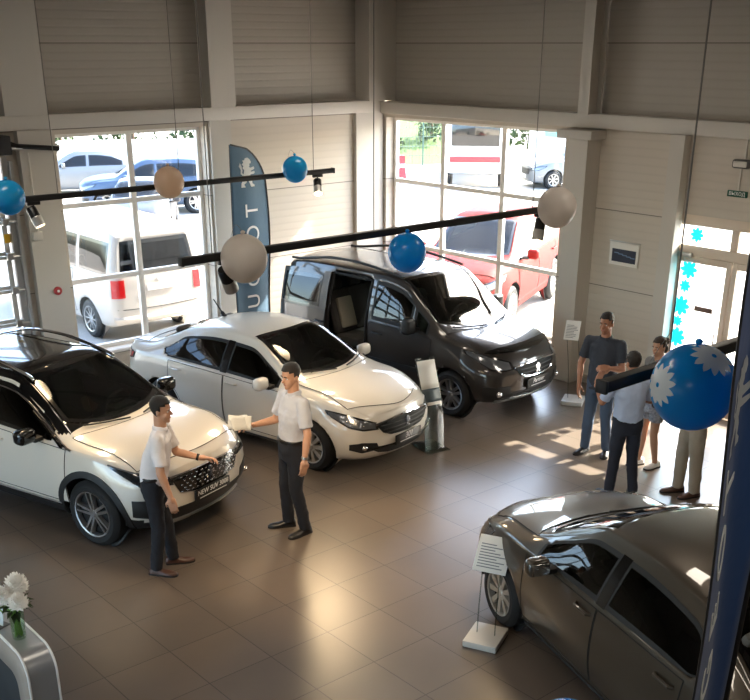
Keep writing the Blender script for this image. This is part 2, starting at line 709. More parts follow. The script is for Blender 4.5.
        m.build('rim', [rim_mat, 'dark_trim'], w, 25)
        return w
    def seats(s, xf, xr, z, m='seat_fabric', back=0.62, rows=None):
        for x, ys in ((xf, (0.37, -0.37)), (xr, (0.40, -0.40, 0.0))):
            if x is None: continue
            for y in ys:
                b = MB()
                b.box((x, y, z), (0.5, 0.46, 0.16), 0.05)
                R = Matrix.Rotation(radians(-18), 3, 'Y')
                b.box((x - 0.32, y, z + 0.05 + back / 2), (0.14, 0.45, back), 0.06, rot=R)
                b.box((x - 0.44, y, z + 0.12 + back), (0.09, 0.24, 0.16), 0.04, rot=R)
                b.build('seat', m, s.root)
    def dash(s, x, z, w, wx, wz, wy=0.37, m='dash_grey'):
        MB().box((x, 0, z), (0.62, w * 2, 0.22), 0.07, rot=Matrix.Rotation(radians(-6), 3, 'Y')).box((x - 0.28, wy, z + 0.08), (0.16, 0.34, 0.1), 0.03).build('dashboard', m, s.root)
        M = Matrix.Translation((wx, wy, wz)) @ Matrix.Rotation(radians(-65), 4, 'Y')
        b = MB()
        b.tube([(0.18 * cos(t), 0.18 * sin(t), 0) for t in [2 * pi * i / 24 for i in range(24)]], 0.016, 8, closed=True, M=M)
        b.box((0, 0, -0.01), (0.12, 0.13, 0.04), 0.015, M=M)
        b.box((0, 0, 0), (0.03, 0.34, 0.02), 0.005, M=M)
        b.tube([(0, 0, 0), (0, 0, -0.3)], 0.03, 8, M=M)
        b.build('steering_wheel', 'dark_trim', s.root)
        MB().span((s.axr - 0.1, -s.wmax + 0.1, 0.27), (s.axf - 0.1, s.wmax - 0.1, 0.33)).build('cabin_floor', 'dark_trim', s.root)
    def mirror(s, x, y, z, m, size=(0.13, 0.2, 0.15)):
        for g in (1, -1):
            b = MB().box((x - 0.02, g * (y + 0.12), z + 0.02), size, 0.05, seg=3)
            o = b.build('door_mirror', m, s.root, 60)
            MB().box((x, g * (y + 0.0), z - 0.04), (0.1, 0.12, 0.05), 0.015).build('mirror_arm', 'black_plastic', o)
            MB().box((x - 0.02 - size[0] / 2, g * (y + 0.12), z + 0.02), (0.006, size[1] - 0.05, size[2] - 0.05), 0.002).build('mirror_glass', 'chrome', o)
    def doors(s, xs, sgn, zb, beltdz=-0.012, handle_mat=None, handle_x=(), handle_z=0.84, mats=None):
        """door skins between the x limits, each with its seam and handle"""
        for i, (x0, x1) in enumerate(xs):
            n = 16
            bot = [(x0 + (x1 - x0) * k / n, zb) for k in range(n + 1)]
            if x0 < s.axr + s.arch + 0.04:          # leave the wheel arch free
                bot = []
                for k in range(n + 1):
                    x = x0 + (x1 - x0) * k / n
                    dx = x - s.axr
                    R = s.arch + 0.035
                    z = zb if dx > R else max(zb, s.wr + sqrt(max(0, R * R - dx * dx)))
                    bot.append((x, z))
            top = s.belt_pts(x0, x1, beltdz, n)
            o = s.side('door', bot, top, sgn, mats or s.paint, nu=20, nv=14, off=0.004, skirt=0.01, outline=0.004)
            if i < len(handle_x):
                hx = handle_x[i]
                p, nrm = s.hit((hx, sgn * s.wmax, handle_z), (0, sgn, 0))
                b = MB().tube([p + Vector((-0.1, sgn * 0.006, 0)), p + Vector((-0.08, sgn * 0.035, 0)), p + Vector((0.08, sgn * 0.035, 0)), p + Vector((0.1, sgn * 0.006, 0))], 0.014, 8)
                h = b.build('door_handle', handle_mat or s.paint, o)
    def hood_panel(s, xb, xf, bowb, bowf, inset=0.02, nu=24, d=(0.2, 0, 1), mats=None, off=0.005):
        bot, top = [], []
        for i in range(25):
            q = -1 + i / 12
            x = xf + bowf * q * q
            bot.append((x, q * (s.at(x)[5] - inset), 1))
            x = xb + bowb * q * q
            top.append((x, q * (s.at(x)[5] - inset), 1))
        return s.patch('hood', bot, top, d, mats or s.paint, off=off, nu=nu, nv=20, skirt=0.014, outline=0.004)
    def plate(s, x, z, w, h, lines, board='plate_black', tilt=0.0, back=False):
        """number plate or name board at the nose (or tail): lines = [(text, size, dz, shear)]"""
        d = Vector((-1, 0, 0)) if back else Vector((1, 0, 0))
        p = Vector((x, 0, z))
        M = frame_matrix(p, (0, 1, 0) if not back else (0, -1, 0), (0, 0, 1))
        o = MB().box((0, 0, 0), (w, h, 0.02), 0.006, M=M).build('number_plate', board, s.root)
        b = MB()
        for t, sz, dz, sh in lines:
            if t == '_':
                b.box((0, dz, 0.0115), (sz, 0.008, 0.003), M=M)
            else:
                v, f = text_geo(t, sz, 0.003, sh)
                b.add(v, f, 0, M @ Matrix.Translation((0, dz, 0.0115)))
        if b.v:
            b.build('lettering', 'letter_white' if board == 'plate_black' else 'plate_black', o, None)
        return o
    def lion(s, x, z, size, parent=None, tilt=0.0, y=0):
        M = frame_matrix((x, y, z), (0, 1, 0), (-tilt, 0, 1)) @ Matrix.Scale(size, 4)
        return lion_geo(MB(), M).build('emblem', 'chrome', parent or s.root)

LION = [  # rampant beast facing right, unit height
    [(-.10, .50), (.04, .52), (.16, .45), (.22, .37), (.20, .31), (.12, .30), (.14, .24), (.08, .20), (.16, .16), (.34, .19), (.38, .14), (.34, .09), (.16, .05),
     (.18, .02), (.36, .03), (.38, -.02), (.33, -.06), (.14, -.07), (.10, -.16), (.20, -.26), (.20, -.38), (.30, -.44), (.30, -.5), (.12, -.5), (.06, -.36),
     (-.02, -.24), (-.10, -.34), (-.20, -.40), (-.14, -.5), (-.34, -.5), (-.32, -.34), (-.22, -.24), (-.20, -.06), (-.16, .10), (-.24, .18), (-.18, .24), (-.26, .30),
     (-.18, .36), (-.22, .44), (-.12, .44)],
    [(-.22, -.10), (-.34, -.02), (-.32, .12), (-.40, .24), (-.34, .36), (-.28, .26), (-.24, .10), (-.26, .0), (-.19, -.04)]]

def lion_geo(mb, M, h=0.012):
    for poly in LION:
        bm = bmesh.new()
        vs = [bm.verts.new((x, y, 0)) for x, y in poly]
        f = bm.faces.new(vs)
        bmesh.ops.triangulate(bm, faces=[f])
        r = bmesh.ops.extrude_face_region(bm, geom=list(bm.faces))
        for v in r['geom']:
            if isinstance(v, bmesh.types.BMVert): v.co.z += h
        mb.from_bm(bm, 0, M)
    return mb

V = Vector

# ---- compact saloon, used twice
SALOON = [
    (-2.295, .36, .62, .86, .60, .93, .54, .955), (-2.15, .27, .79, .93, .745, 1.02, .67, 1.055), (-1.9, .23, .85, .95, .80, 1.04, .67, 1.085),
    (-1.66, .21, .865, .955, .82, 1.06, .66, 1.115), (-1.33, .20, .87, .96, .826, 1.17, .605, 1.25), (-.92, .20, .874, .955, .83, 1.325, .56, 1.40),
    (-.32, .19, .874, .945, .832, 1.39, .565, 1.466), (.18, .19, .874, .932, .83, 1.372, .57, 1.44), (.56, .19, .872, .92, .828, 1.205, .625, 1.305),
    (.88, .19, .87, .91, .825, 1.035, .685, 1.125), (1.1, .20, .868, .915, .815, .97, .70, 1.03), (1.5, .20, .865, .89, .80, .935, .69, .99),
    (1.85, .20, .84, .835, .755, .86, .655, .92), (2.05, .21, .78, .765, .70, .79, .60, .84), (2.145, .23, .70, .70, .635, .73, .53, .775)]

def saloon(name, paint, rim, board, mx=.70, bow=.31):
    s = Veh(name, SALOON, 1.326, -1.326, paint, wr=.312, arch=.362, ty=.865, bowf=bow, leanf=[(.2, -.07), (.34, 0), (.6, 0), (.75, -.06)], leanr=[(.25, .05), (.45, 0), (.7, .02), (1.0, .06)])
    for g in (1, -1):
        s.glass_side(.80, -.10, g, b=.03, t=-.04)
        xs = [(-.19), -1.02]
        bot = s.belt_pts(-.19, -1.16, .03) + [(-1.27, 1.03)]
        top = s.rail_pts(-.19, -1.04, -.04) + [(-1.22, 1.12), (-1.32, 1.065)]
        s.glass_side(-.19, -1.38, g, bot=bot, top=top)
        s.side('pillar_cover', s.belt_pts(-.20, -.09, .02, 3), s.rail_pts(-.20, -.09, -.035, 3), g, 'black_gloss', nu=4, nv=8, off=.004)
        s.doors([(-.125, .93), (-1.16, -.14)], g, .31, handle_x=(.02, -1.0), handle_z=.855)
        s.strip('sill', [(-.9, g * .88, .245), (0, g * .88, .24), (.9, g * .88, .245)], (0, g, 0), .012, 'dark_trim')
        # head lamp swept back over the wing
        bot = [V((2.11, g * .50, .595)), V((2.0, g * .66, .60)), V((1.88, g * .77, .63)), V((1.62, g * .85, .765))]
        top = [V((2.08, g * .50, .675)), V((1.96, g * .66, .74)), V((1.80, g * .78, .795)), V((1.58, g * .85, .82))]
        hl = s.patch('headlight', bot, top, (.75, g * .66, .12), ['lamp_lens', 'lamp_dark'], nu=20, nv=7, ring=1, off=.006)
        for k, (x, y, z, r) in enumerate(((1.99, .64, .655, .04), (1.84, .76, .705, .033))):
            p, n = s.hit((x, g * y, z), (.75, g * .66, .12))
            MB().ball(p - n * (r - .008), r, 12, 8).build('reflector', 'chrome', hl)
        bot = [V((2.08, g * .46, .345)), V((1.98, g * .66, .325)), V((1.88, g * .77, .36))]
        top = [V((2.08, g * .50, .425)), V((1.98, g * .67, .455)), V((1.88, g * .77, .43))]
        fl = s.patch('fog_light', bot, top, (.8, g * .6, 0), ['black_plastic', 'black_plastic'], nu=10, nv=5, off=.006)
        p, n = s.hit((2.0, g * .64, .385), (.8, g * .6, 0))
        MB().ball(p, .036, 12, 8).build('fog_lamp', 'chrome', fl)
        # tail lamp
        bot = [V((-2.2, g * .56, .80)), V((-2.12, g * .74, .80)), V((-1.93, g * .84, .845))]
        top = [V((-2.2, g * .58, .93)), V((-2.12, g * .76, .95)), V((-1.90, g * .83, .92))]
        s.patch('tail_light', bot, top, (-.7, g * .7, .1), ['tail_lens', 'dark_trim'], nu=12, nv=7, ring=1, off=.008)
        # wiper
        s.strip('wiper', [(1.06, g * .1 + .05, 1), (.98, g * .35 + .05, 1), (.90, g * .55 + .02, 1)], (.5, 0, .86), .009, 'dark_trim', off=.02)
        # indicator repeater
    s.mirror(mx, .87, .985, paint)
    s.screen('windshield', 1.04, .24, -.16, -.06, (.55, 0, .84))
    s.screen('rear_window', -1.65, -.98, .14, .06, (-.6, 0, .8), mats=('dark_glass', 'black_gloss'))
    s.hood_panel(1.12, 2.085, -.13, -.29, inset=-.0)
    # boot lid
    bot = [V((-2.20 + .07 * q * q, .62 * q, 1)) for q in [i / 6 - 1 for i in range(13)]]
    top = [V((-1.80 + .08 * q * q, .66 * q, 1)) for q in [i / 6 - 1 for i in range(13)]]
    s.patch('boot_lid', bot, top, (-.2, 0, 1), paint, nu=20, nv=10, off=.004, outline=.004)
    # grille, bumper mouth
    F = (1, 0, 0)
    bot = [V((2, y, z)) for y, z in ((-.41, .54), (-.30, .495), (0, .48), (.30, .495), (.41, .54))]
    top = [V((2, y, z)) for y, z in ((-.50, .645), (-.25, .675), (0, .685), (.25, .675), (.50, .645))]
    gr = s.patch('grille', bot, top, F, ['grille_black', 'chrome'], nu=24, nv=9, ring=0, off=.012, skirt=.03)
    s.strip('grille_trim', top, F, .018, 'chrome', off=.018, parent=gr)
    for k in range(3):
        z = .53 + .045 * k
        s.strip('grille_bar', [V((2, y, z + .03 * (1 - abs(y) * 2) * 0)) for y in (-.38 - .03 * k, 0, .38 + .03 * k)], F, .006, 'black_plastic', off=.014, parent=gr)
    p, n = s.hit((2, 0, .60), F)
    s.lion(p.x + .016, p.z, .12, gr, .1)
    bot = [V((2, y, z)) for y, z in ((-.46, .30), (-.3, .265), (0, .255), (.3, .265), (.46, .30))]
    top = [V((2, y, z)) for y, z in ((-.62, .385), (-.3, .37), (0, .365), (.3, .37), (.62, .385))]
    s.patch('air_intake', bot, top, F, 'dark_trim', nu=24, nv=6, off=.006)
    s.strip('intake_trim', [V((2, y, .36 + .012 * abs(y))) for y in (-.66, -.3, 0, .3, .66)], F, .012, 'black_gloss', off=.008)
    p, n = s.hit((2, 0, .41), F)
    s.plate(p.x + .022, .405, .50, .125, board)
    s.plate(s.hit((-2.3, 0, .55), (-1, 0, 0))[0].x - .012, .55, .50, .11, [], back=True)
    MB().tube([(-.90, 0, 1.39), (-.97, 0, 1.445)], .026, 8).tube([(-.95, 0, 1.43), (-1.12, 0, 1.60)], [.012, .008], 6).build('antenna', 'dark_trim', s.root)
    s.seats(.05, -.85, .48)
    s.dash(.78, .83, .68, .42, .93)
    s.finish()
    s.wheel((9, .022, .034, 0) if rim == 'wheel_cover' else (7, .018, .012, .03), rim, .205)
    return s

# ---- crossover with black roof and cladding
CROSS = [
    (-2.287, .45, .62, 1.0, .60, 1.05, .5, 1.08), (-2.15, .36, .82, 1.06, .78, 1.20, .62, 1.24), (-1.9, .30, .90, 1.08, .84, 1.38, .61, 1.45),
    (-1.5, .27, .915, 1.08, .85, 1.50, .59, 1.56), (-.8, .25, .92, 1.06, .86, 1.555, .59, 1.62), (0, .25, .92, 1.045, .86, 1.545, .595, 1.625),
    (.22, .25, .92, 1.035, .86, 1.50, .61, 1.575), (.50, .25, .92, 1.025, .86, 1.365, .65, 1.44), (.83, .25, .92, 1.01, .86, 1.17, .71, 1.245),
    (1.08, .25, .92, 1.0, .86, 1.055, .745, 1.105), (1.6, .26, .91, .975, .84, 1.01, .745, 1.06), (1.9, .25, .88, .925, .80, .955, .72, 1.01),
    (2.08, .24, .82, .85, .74, .885, .66, .935), (2.16, .26, .74, .79, .68, .825, .58, .87)]

def crossover():
    s = Veh('crossover_car', CROSS, 1.338, -1.338, 'pearl_paint', wr=.355, arch=.405, ty=.905, tw=.225, bowf=.26, leanf=[(.25, -.12), (.45, 0), (.75, 0), (.9, -.05)], leanr=[(.4, .05), (.6, 0), (1.0, .05), (1.4, .1)])
    for g in (1, -1):
        s.glass_side(.80, -.12, g, b=.03, t=-.04, mats=('dark_glass', 'black_gloss'))
        s.glass_side(-.20, -1.60, g, b=.03, t=-.05, mats=('dark_glass', 'black_gloss'))
        s.side('pillar_cover', s.belt_pts(-.21, -.11, .02, 3), s.rail_pts(-.21, -.11, -.035, 3), g, 'black_gloss', nu=4, nv=8, off=.004)
        s.doors([(-.155, 1.02), (-1.30, -.17)], g, .42, handle_x=(.0, -1.12), handle_z=.93)
        s.strip('window_trim', [V((x, g, s.at(x)[4] - .028)) for x in (1.10, .98, .84, .6, .3, 0, -.6, -1.2, -1.7)], (0, g, .3), .013, 'chrome', off=.006)
        s.strip('pillar_trim', [V((x, g, s.at(x)[4] - .058)) for x in (.97, .88, .75, .6, .45)], (0, g, .3), .026, 'black_gloss', off=-.006)
        # black cladding: sill and wheel arch lips
        bot = [(-.93, .27), (0, .26), (.93, .27)]
        top = [(-.93, .37), (0, .365), (.93, .37)]
        sl = s.side('sill_cladding', bot, top, g, 'black_plastic', nu=20, nv=4, off=.018, skirt=.03)
        s.strip('sill_trim', [(-.9, g, .385), (0, g, .38), (.9, g, .385)], (0, g, 0), .008, 'satin_metal', off=.012, parent=sl)
        for ax in (s.axf, s.axr):
            R0, R1 = s.arch - .004, s.arch + .065
            A = [radians(-12 + 204 * i / 24) for i in range(25)]
            s.patch('arch_cladding', [V((ax + R0 * cos(a), g, s.wr + R0 * sin(a))) for a in A], [V((ax + R1 * cos(a), g, s.wr + R1 * sin(a))) for a in A],
                    (0, g, 0), 'black_plastic', nu=32, nv=3, off=.012, skirt=.03)
        bot = [V((2.12, g * .50, .715)), V((2.02, g * .66, .725)), V((1.93, g * .76, .735)), V((1.66, g * .87, .90))]
        top = [V((2.09, g * .50, .79)), V((1.98, g * .66, .835)), V((1.84, g * .78, .88)), V((1.62, g * .87, .935))]
        hl = s.patch('headlight', bot, top, (.75, g * .66, .1), ['lamp_dark', 'chrome'], nu=20, nv=7, ring=0, off=.008)
        s.strip('light_bar', top, (.75, g * .66, .1), .009, 'lamp_lens', off=.01, parent=hl)
        for x, y, z, r in ((2.0, .66, .77, .045), (1.9, .75, .79, .04)):
            p, n = s.hit((x, g * y, z), (.75, g * .66, .1))
            MB().ball(p - n * (r - .008), r, 12, 8).build('reflector', 'lamp_lens', hl)
        bot = [V((2.08, g * .52, .40)), V((1.97, g * .70, .40)), V((1.84, g * .82, .42))]
        top = [V((2.08, g * .58, .53)), V((1.97, g * .72, .60)), V((1.84, g * .82, .60))]
        fl = s.patch('fog_light', bot, top, (.8, g * .6, 0), 'black_plastic', nu=10, nv=6, off=.008)
        p, n = s.hit((1.98, g * .68, .45), (.8, g * .6, 0))
        MB().ball(p, (.03, .07, .025), 12, 8).build('fog_lamp', 'chrome', fl)
        bot = [V((-2.2, g * .5, .98)), V((-2.1, g * .74, .98)), V((-1.9, g * .86, 1.0))]
        top = [V((-2.2, g * .5, 1.08)), V((-2.1, g * .74, 1.12)), V((-1.9, g * .86, 1.10))]
        s.patch('tail_light', bot, top, (-.7, g * .7, .1), 'tail_lens', nu=12, nv=5, off=.008)
        pts = [V((x, g * (s.at(x)[5] - .05), s.at(x)[6] + (.035 if -1.5 < x < .2 else -.02))) for x in (.32, .2, -.4, -1.0, -1.5, -1.68)]
        MB().tube(crom(pts, 5), .018, 8).build('roof_rail', 'chrome', s.root)
        s.strip('wiper', [(1.08, g * .1 + .05, 1), (.98, g * .4 + .05, 1), (.90, g * .58 + .02, 1)], (.5, 0, .86), .009, 'dark_trim', off=.02)
    s.mirror(.66, .92, 1.09, 'black_gloss', (.15, .22, .16))
    s.screen('windshield', 1.05, .22, -.18, -.07, (.55, 0, .84), mats=('windscreen_glass', 'black_gloss'))
    s.screen('rear_window', -2.10, -1.80, .12, .05, (-.8, 0, .6), mats=('dark_glass', 'black_gloss'))
    s.patch('glass_roof', [V((.18, y, 1.7)) for y in (-.5, 0, .5)], [V((-1.35, y, 1.7)) for y in (-.5, 0, .5)], (0, 0, 1), 'black_gloss', nu=16, nv=24, off=.004, outline=.004)
    s.hood_panel(1.14, 2.04, -.14, -.15, inset=-.01)
    F = (1, 0, 0)
    bot = [V((2, y, z)) for y, z in ((-.42, .61), (-.25, .575), (0, .565), (.25, .575), (.42, .61))]
    top = [V((2, y, z)) for y, z in ((-.52, .79), (-.25, .80), (0, .805), (.25, .80), (.52, .79))]
    gr = s.patch('grille', bot, top, F, ['black_gloss', 'chrome'], nu=24, nv=9, off=.012, skirt=.03)
    b = MB()
    for k in range(5):
        for j in range(-6, 7):
            y, z = j * .066 + (k % 2) * .033, .61 + .038 * k
            if abs(y) < .40 + .03 * k:
                p, n = s.hit((2, y, z), F)
                b.box(p + n * .014, (.008, .026, .012), .003)
    tag(b.build('grille_pattern', 'chrome', gr), kind='stuff')
    s.strip('grille_trim', top, F, .012, 'chrome', off=.014, parent=gr)
    p, n = s.hit((2, 0, .70), F)
    s.lion(p.x + .016, p.z, .15, gr, .1)
    bot = [V((2, y, z)) for y, z in ((-.50, .33), (0, .315), (.50, .33))]
    top = [V((2, y, z)) for y, z in ((-.62, .455), (0, .45), (.62, .455))]
    s.patch('air_intake', bot, top, F, 'black_plastic', nu=24, nv=6, off=.006)
    bot = [V((2, y, z)) for y, z in ((-.60, .255), (0, .235), (.60, .255))]
    top = [V((2, y, z)) for y, z in ((-.62, .305), (0, .285), (.62, .305))]
    s.patch('skid_plate', bot, top, F, 'satin_metal', nu=24, nv=3, off=.02, skirt=.03)
    p, n = s.hit((2, 0, .51), F)
    s.plate(p.x + .022, .515, .54, .13, [('NEW SUV 3008', .072, .02, .15), ('_', .42, -.035, 0)])
    s.seats(.05, -.85, .62)
    s.dash(.86, .93, .72, .50, 1.04, m='dark_trim')
    s.finish(roof=lambda c: (c.z > s.at(c.x)[4] - .06 and -2.1 < c.x < .97 and c.z > 1.1) or (c.x < -1.55 and c.z > 1.13), lower=lambda c: c.z < .36)
    s.wheel((5, .02, .012, .045), 'alloy', .245)
    return s

# ---- high roofed people carrier with its sliding door open
TALL = [
    (-2.19, .45, .74, 1.05, .73, 1.55, .60, 1.62), (-2.1, .36, .84, 1.1, .82, 1.66, .66, 1.73), (-1.9, .28, .89, 1.12, .86, 1.70, .685, 1.775),
    (-1, .25, .905, 1.12, .872, 1.735, .695, 1.805), (0, .25, .905, 1.10, .872, 1.735, .695, 1.805), (.35, .25, .905, 1.09, .868, 1.68, .70, 1.755),
    (.7, .25, .905, 1.07, .862, 1.45, .73, 1.53), (1.05, .25, .905, 1.035, .855, 1.18, .77, 1.25), (1.25, .25, .905, 1.01, .845, 1.08, .775, 1.14),
    (1.6, .26, .90, .97, .835, 1.035, .755, 1.085), (1.9, .27, .87, .91, .78, .965, .71, 1.01), (2.1, .28, .80, .82, .70, .875, .63, .92), (2.19, .31, .72, .74, .63, .78, .54, .82)]

def people_carrier():
    s = Veh('people_carrier', TALL, 1.364, -1.364, 'graphite_paint', wr=.325, arch=.375, ty=.895, bowf=.27, leanf=[(.25, -.08), (.4, 0), (.7, 0), (.85, -.06)], leanr=[(.3, .03), (.5, 0), (1.8, .06)])
    for g in (1, -1):
        s.glass_side(.62, -.12, g, b=.03, t=-.06)
        s.glass_side(.93, .66, g, b=.03, t=-.05)
        bot, top = s.belt_pts(-1.40, -2.0, .02), s.rail_pts(-1.40, -1.97, -.14)
        s.glass_side(-1.40, -2.0, g, bot=bot, top=top, mats=('dark_glass', 'black_gloss'))
        s.doors([(-.16, 1.0)], g, .36, handle_x=(.02,), handle_z=.95, handle_mat='black_plastic')
        if g > 0:
            s.glass_side(-.28, -1.10, g, b=.02, t=-.14, mats=('dark_glass', 'black_gloss'))
            s.doors([(-1.20, -.20)], g, .36, handle_x=(-.3,), handle_z=.95, handle_mat='black_plastic')
        else:
            # the sliding door, run back along the flank and standing proud of it
            n = 18
            x0, x1 = -2.02, -.98
            bot = []
            for k in range(n + 1):
                x = x0 + (x1 - x0) * k / n
                dx, R = x - s.axr, s.arch + .05
                bot.append((x, max(.38, s.wr + sqrt(max(0, R * R - dx * dx)) if abs(dx) < R else .38)))
            sd = s.side('sliding_door', bot, s.belt_pts(x0, x1, 0, n), g, s.paint, nu=24, nv=12, off=.075, skirt=.05, outline=.004)
            s.side('door_frame', s.belt_pts(x0, x1, 0, n), s.rail_pts(x0, x1, -.06, n), g, [s.paint], nu=24, nv=8, off=.074, skirt=.05, parent=sd)
            s.side('door_glass', s.belt_pts(x0 + .1, x1 - .14, .03, n), s.rail_pts(x0 + .1, x1 - .14, -.13, n), g, ['dark_glass', 'black_gloss'], nu=20, nv=8, ring=1, off=.079, skirt=.006, parent=sd)
            p, nn = s.hit((-1.08, g, .96), (0, g, 0))
            MB().tube([p + V((-.09, g * .08, 0)), p + V((-.07, g * .105, 0)), p + V((.07, g * .105, 0)), p + V((.09, g * .08, 0))], .014, 8).build('door_handle', 'black_plastic', sd)
            s.strip('slide_rail', [V((-2.0, g, 1.03)), V((-1.5, g, 1.03)), V((-1.0, g, 1.03))], (0, g, 0), .014, 'dark_trim', off=.01)
        s.side('rub_strip', [(-.95, .52), (.95, .52)], [(-.95, .59), (.95, .59)], g, 'black_plastic', nu=16, nv=2, off=.016, skirt=.02) if g > 0 else s.side('rub_strip', [(-.15, .52), (.95, .52)], [(-.15, .59), (.95, .59)], g, 'black_plastic', nu=16, nv=2, off=.016, skirt=.02)
        bot = [V((2.12, g * .46, .735)), V((2.02, g * .62, .72)), V((1.94, g * .74, .74)), V((1.62, g * .87, .94))]
        top = [V((2.07, g * .48, .83)), V((1.98, g * .64, .89)), V((1.82, g * .76, .945)), V((1.56, g * .87, .985))]
        hl = s.patch('headlight', bot, top, (.75, g * .66, .1), ['lamp_lens', 'lamp_dark'], nu=20, nv=8, ring=1, off=.008)
        for x, y, z, r in ((2.0, .62, .80, .05), (1.84, .76, .85, .04)):
            p, n = s.hit((x, g * y, z), (.75, g * .66, .1))
            MB().ball(p - n * (r - .008), r, 12, 8).build('reflector', 'chrome', hl)
        bot = [V((2.10, g * .50, .33)), V((1.99, g * .68, .33)), V((1.86, g * .80, .35))]
        top = [V((2.10, g * .50, .52)), V((1.99, g * .70, .52)), V((1.86, g * .80, .52))]
        fl = s.patch('fog_light', bot, top, (.8, g * .6, 0), 'black_plastic', nu=10, nv=6, off=.008)
        p, n = s.hit((2.0, g * .64, .42), (.8, g * .6, 0))
        MB().ball(p, .045, 12, 8).build('fog_lamp', 'chrome', fl)
        bot = [V((-2.18, g * .70, .95)), V((-2.12, g * .78, .95)), V((-2.02, g * .88, .98))]
        top = [V((-2.14, g * .66, 1.42)), V((-2.08, g * .74, 1.45)), V((-2.0, g * .82, 1.40))]
        s.patch('tail_light', bot, top, (-.7, g * .7, 0), 'tail_lens', nu=8, nv=10, off=.01)
        pts = [V((x, g * (s.at(x)[5] - .03), s.at(x)[6] + (.045 if -1.7 < x < .15 else -.02))) for x in (.32, .15, -.5, -1.1, -1.7, -1.95)]
        rr = MB().tube(crom(pts, 5), .02, 8).build('roof_rail', 'black_plastic', s.root)
        s.strip('wiper', [(1.27, g * .1 + .05, 1), (1.17, g * .4 + .05, 1), (1.07, g * .62 + .02, 1)], (.5, 0, .86), .01, 'dark_trim', off=.02)
    s.mirror(.74, .90, 1.17, 'black_plastic', (.15, .2, .22))
    s.screen('windshield', 1.22, .38, -.18, -.07, (.6, 0, .8))
    s.screen('rear_window', -2.17, -2.09, .03, .02, (-1, 0, .2), mats=('dark_glass', 'black_gloss'))
    s.hood_panel(1.32, 2.02, -.16, -.16, inset=-.01)
    b2 = [V((2.06 - .17 * q * q, .62 * q, 1)) for q in [i / 6 - 1 for i in range(13)]]
    t2 = [V((1.93 - .13 * q * q, .70 * q, 1)) for q in [i / 6 - 1 for i in range(13)]]
    s.patch('hood_deflector', b2, t2, (.2, 0, 1), 'black_gloss', nu=24, nv=6, off=.022, skirt=.02)
    F = (1, 0, 0)
    bot = [V((2, y, z)) for y, z in ((-.36, .66), (-.25, .615), (0, .60), (.25, .615), (.36, .66))]
    top = [V((2, y, z)) for y, z in ((-.46, .755), (-.25, .775), (0, .785), (.25, .775), (.46, .755))]
    gr = s.patch('grille', bot, top, F, ['grille_black', 'chrome'], nu=24, nv=9, off=.012, skirt=.03)
    for ch in (bot, top):
        s.strip('grille_trim', ch, F, .014, 'chrome', off=.016, parent=gr)
    for k in range(2):
        s.strip('grille_bar', [V((2, y, .665 + .05 * k)) for y in (-.36, 0, .36)], F, .007, 'black_plastic', off=.014, parent=gr)
    p, n = s.hit((2, 0, .695), F)
    s.lion(p.x + .016, p.z, .12, gr, .1)
    bot = [V((2, y, z)) for y, z in ((-.52, .36), (0, .345), (.52, .36))]
    top = [V((2, y, z)) for y, z in ((-.56, .43), (0, .42), (.56, .43))]
    s.patch('air_intake', bot, top, F, 'black_plastic', nu=24, nv=4, off=.006)
    bot = [V((2, y, z)) for y, z in ((-.66, .285), (0, .265), (.66, .285))]
    top = [V((2, y, z)) for y, z in ((-.68, .335), (0, .325), (.68, .335))]
    s.patch('skid_plate', bot, top, F, 'satin_metal', nu=24, nv=3, off=.02, skirt=.03)
    p, n = s.hit((2, 0, .50), F)
    s.plate(p.x + .022, .505, .52, .125, [('Partner', .085, .018, .25), ('_', .34, -.04, 0)])
    s.plate(s.hit((-2.3, 0, .75), (-1, 0, 0))[0].x - .012, .75, .50, .11, [], back=True)
    # seats seen through the open doorway
    s.seats(.05, -.85, .62, back=.66)
    MB().box((-1.06, -.40, 1.0), (.06, .30, .46), .02, rot=Matrix.Rotation(radians(-18), 3, 'Y')).build('seat_back_cover', 'seat_beige', s.root)
    s.dash(.92, .98, .72, .50, 1.09, m='dash_grey')
    s.finish(extra_delete=lambda c: c.y < -.6 and -.98 < c.x < -.22 and .42 < c.z < 1.66)
    fr = [V((-.99, -.9, .41)), V((-.21, -.9, .41)), V((-.21, -.9, 1.67)), V((-.99, -.9, 1.67))]
    loop = []
    for a, b_ in zip(fr, fr[1:] + fr[:1]):
        for k in range(8):
            loop.append(s.hit(a.lerp(b_, k / 8), (0, -1, .1))[0])
    MB().tube(loop, .022, 6, closed=True).build('door_seal', 'dark_trim', s.root)
    s.wheel((5, .024, .02, .05), 'alloy', .215)
    return s
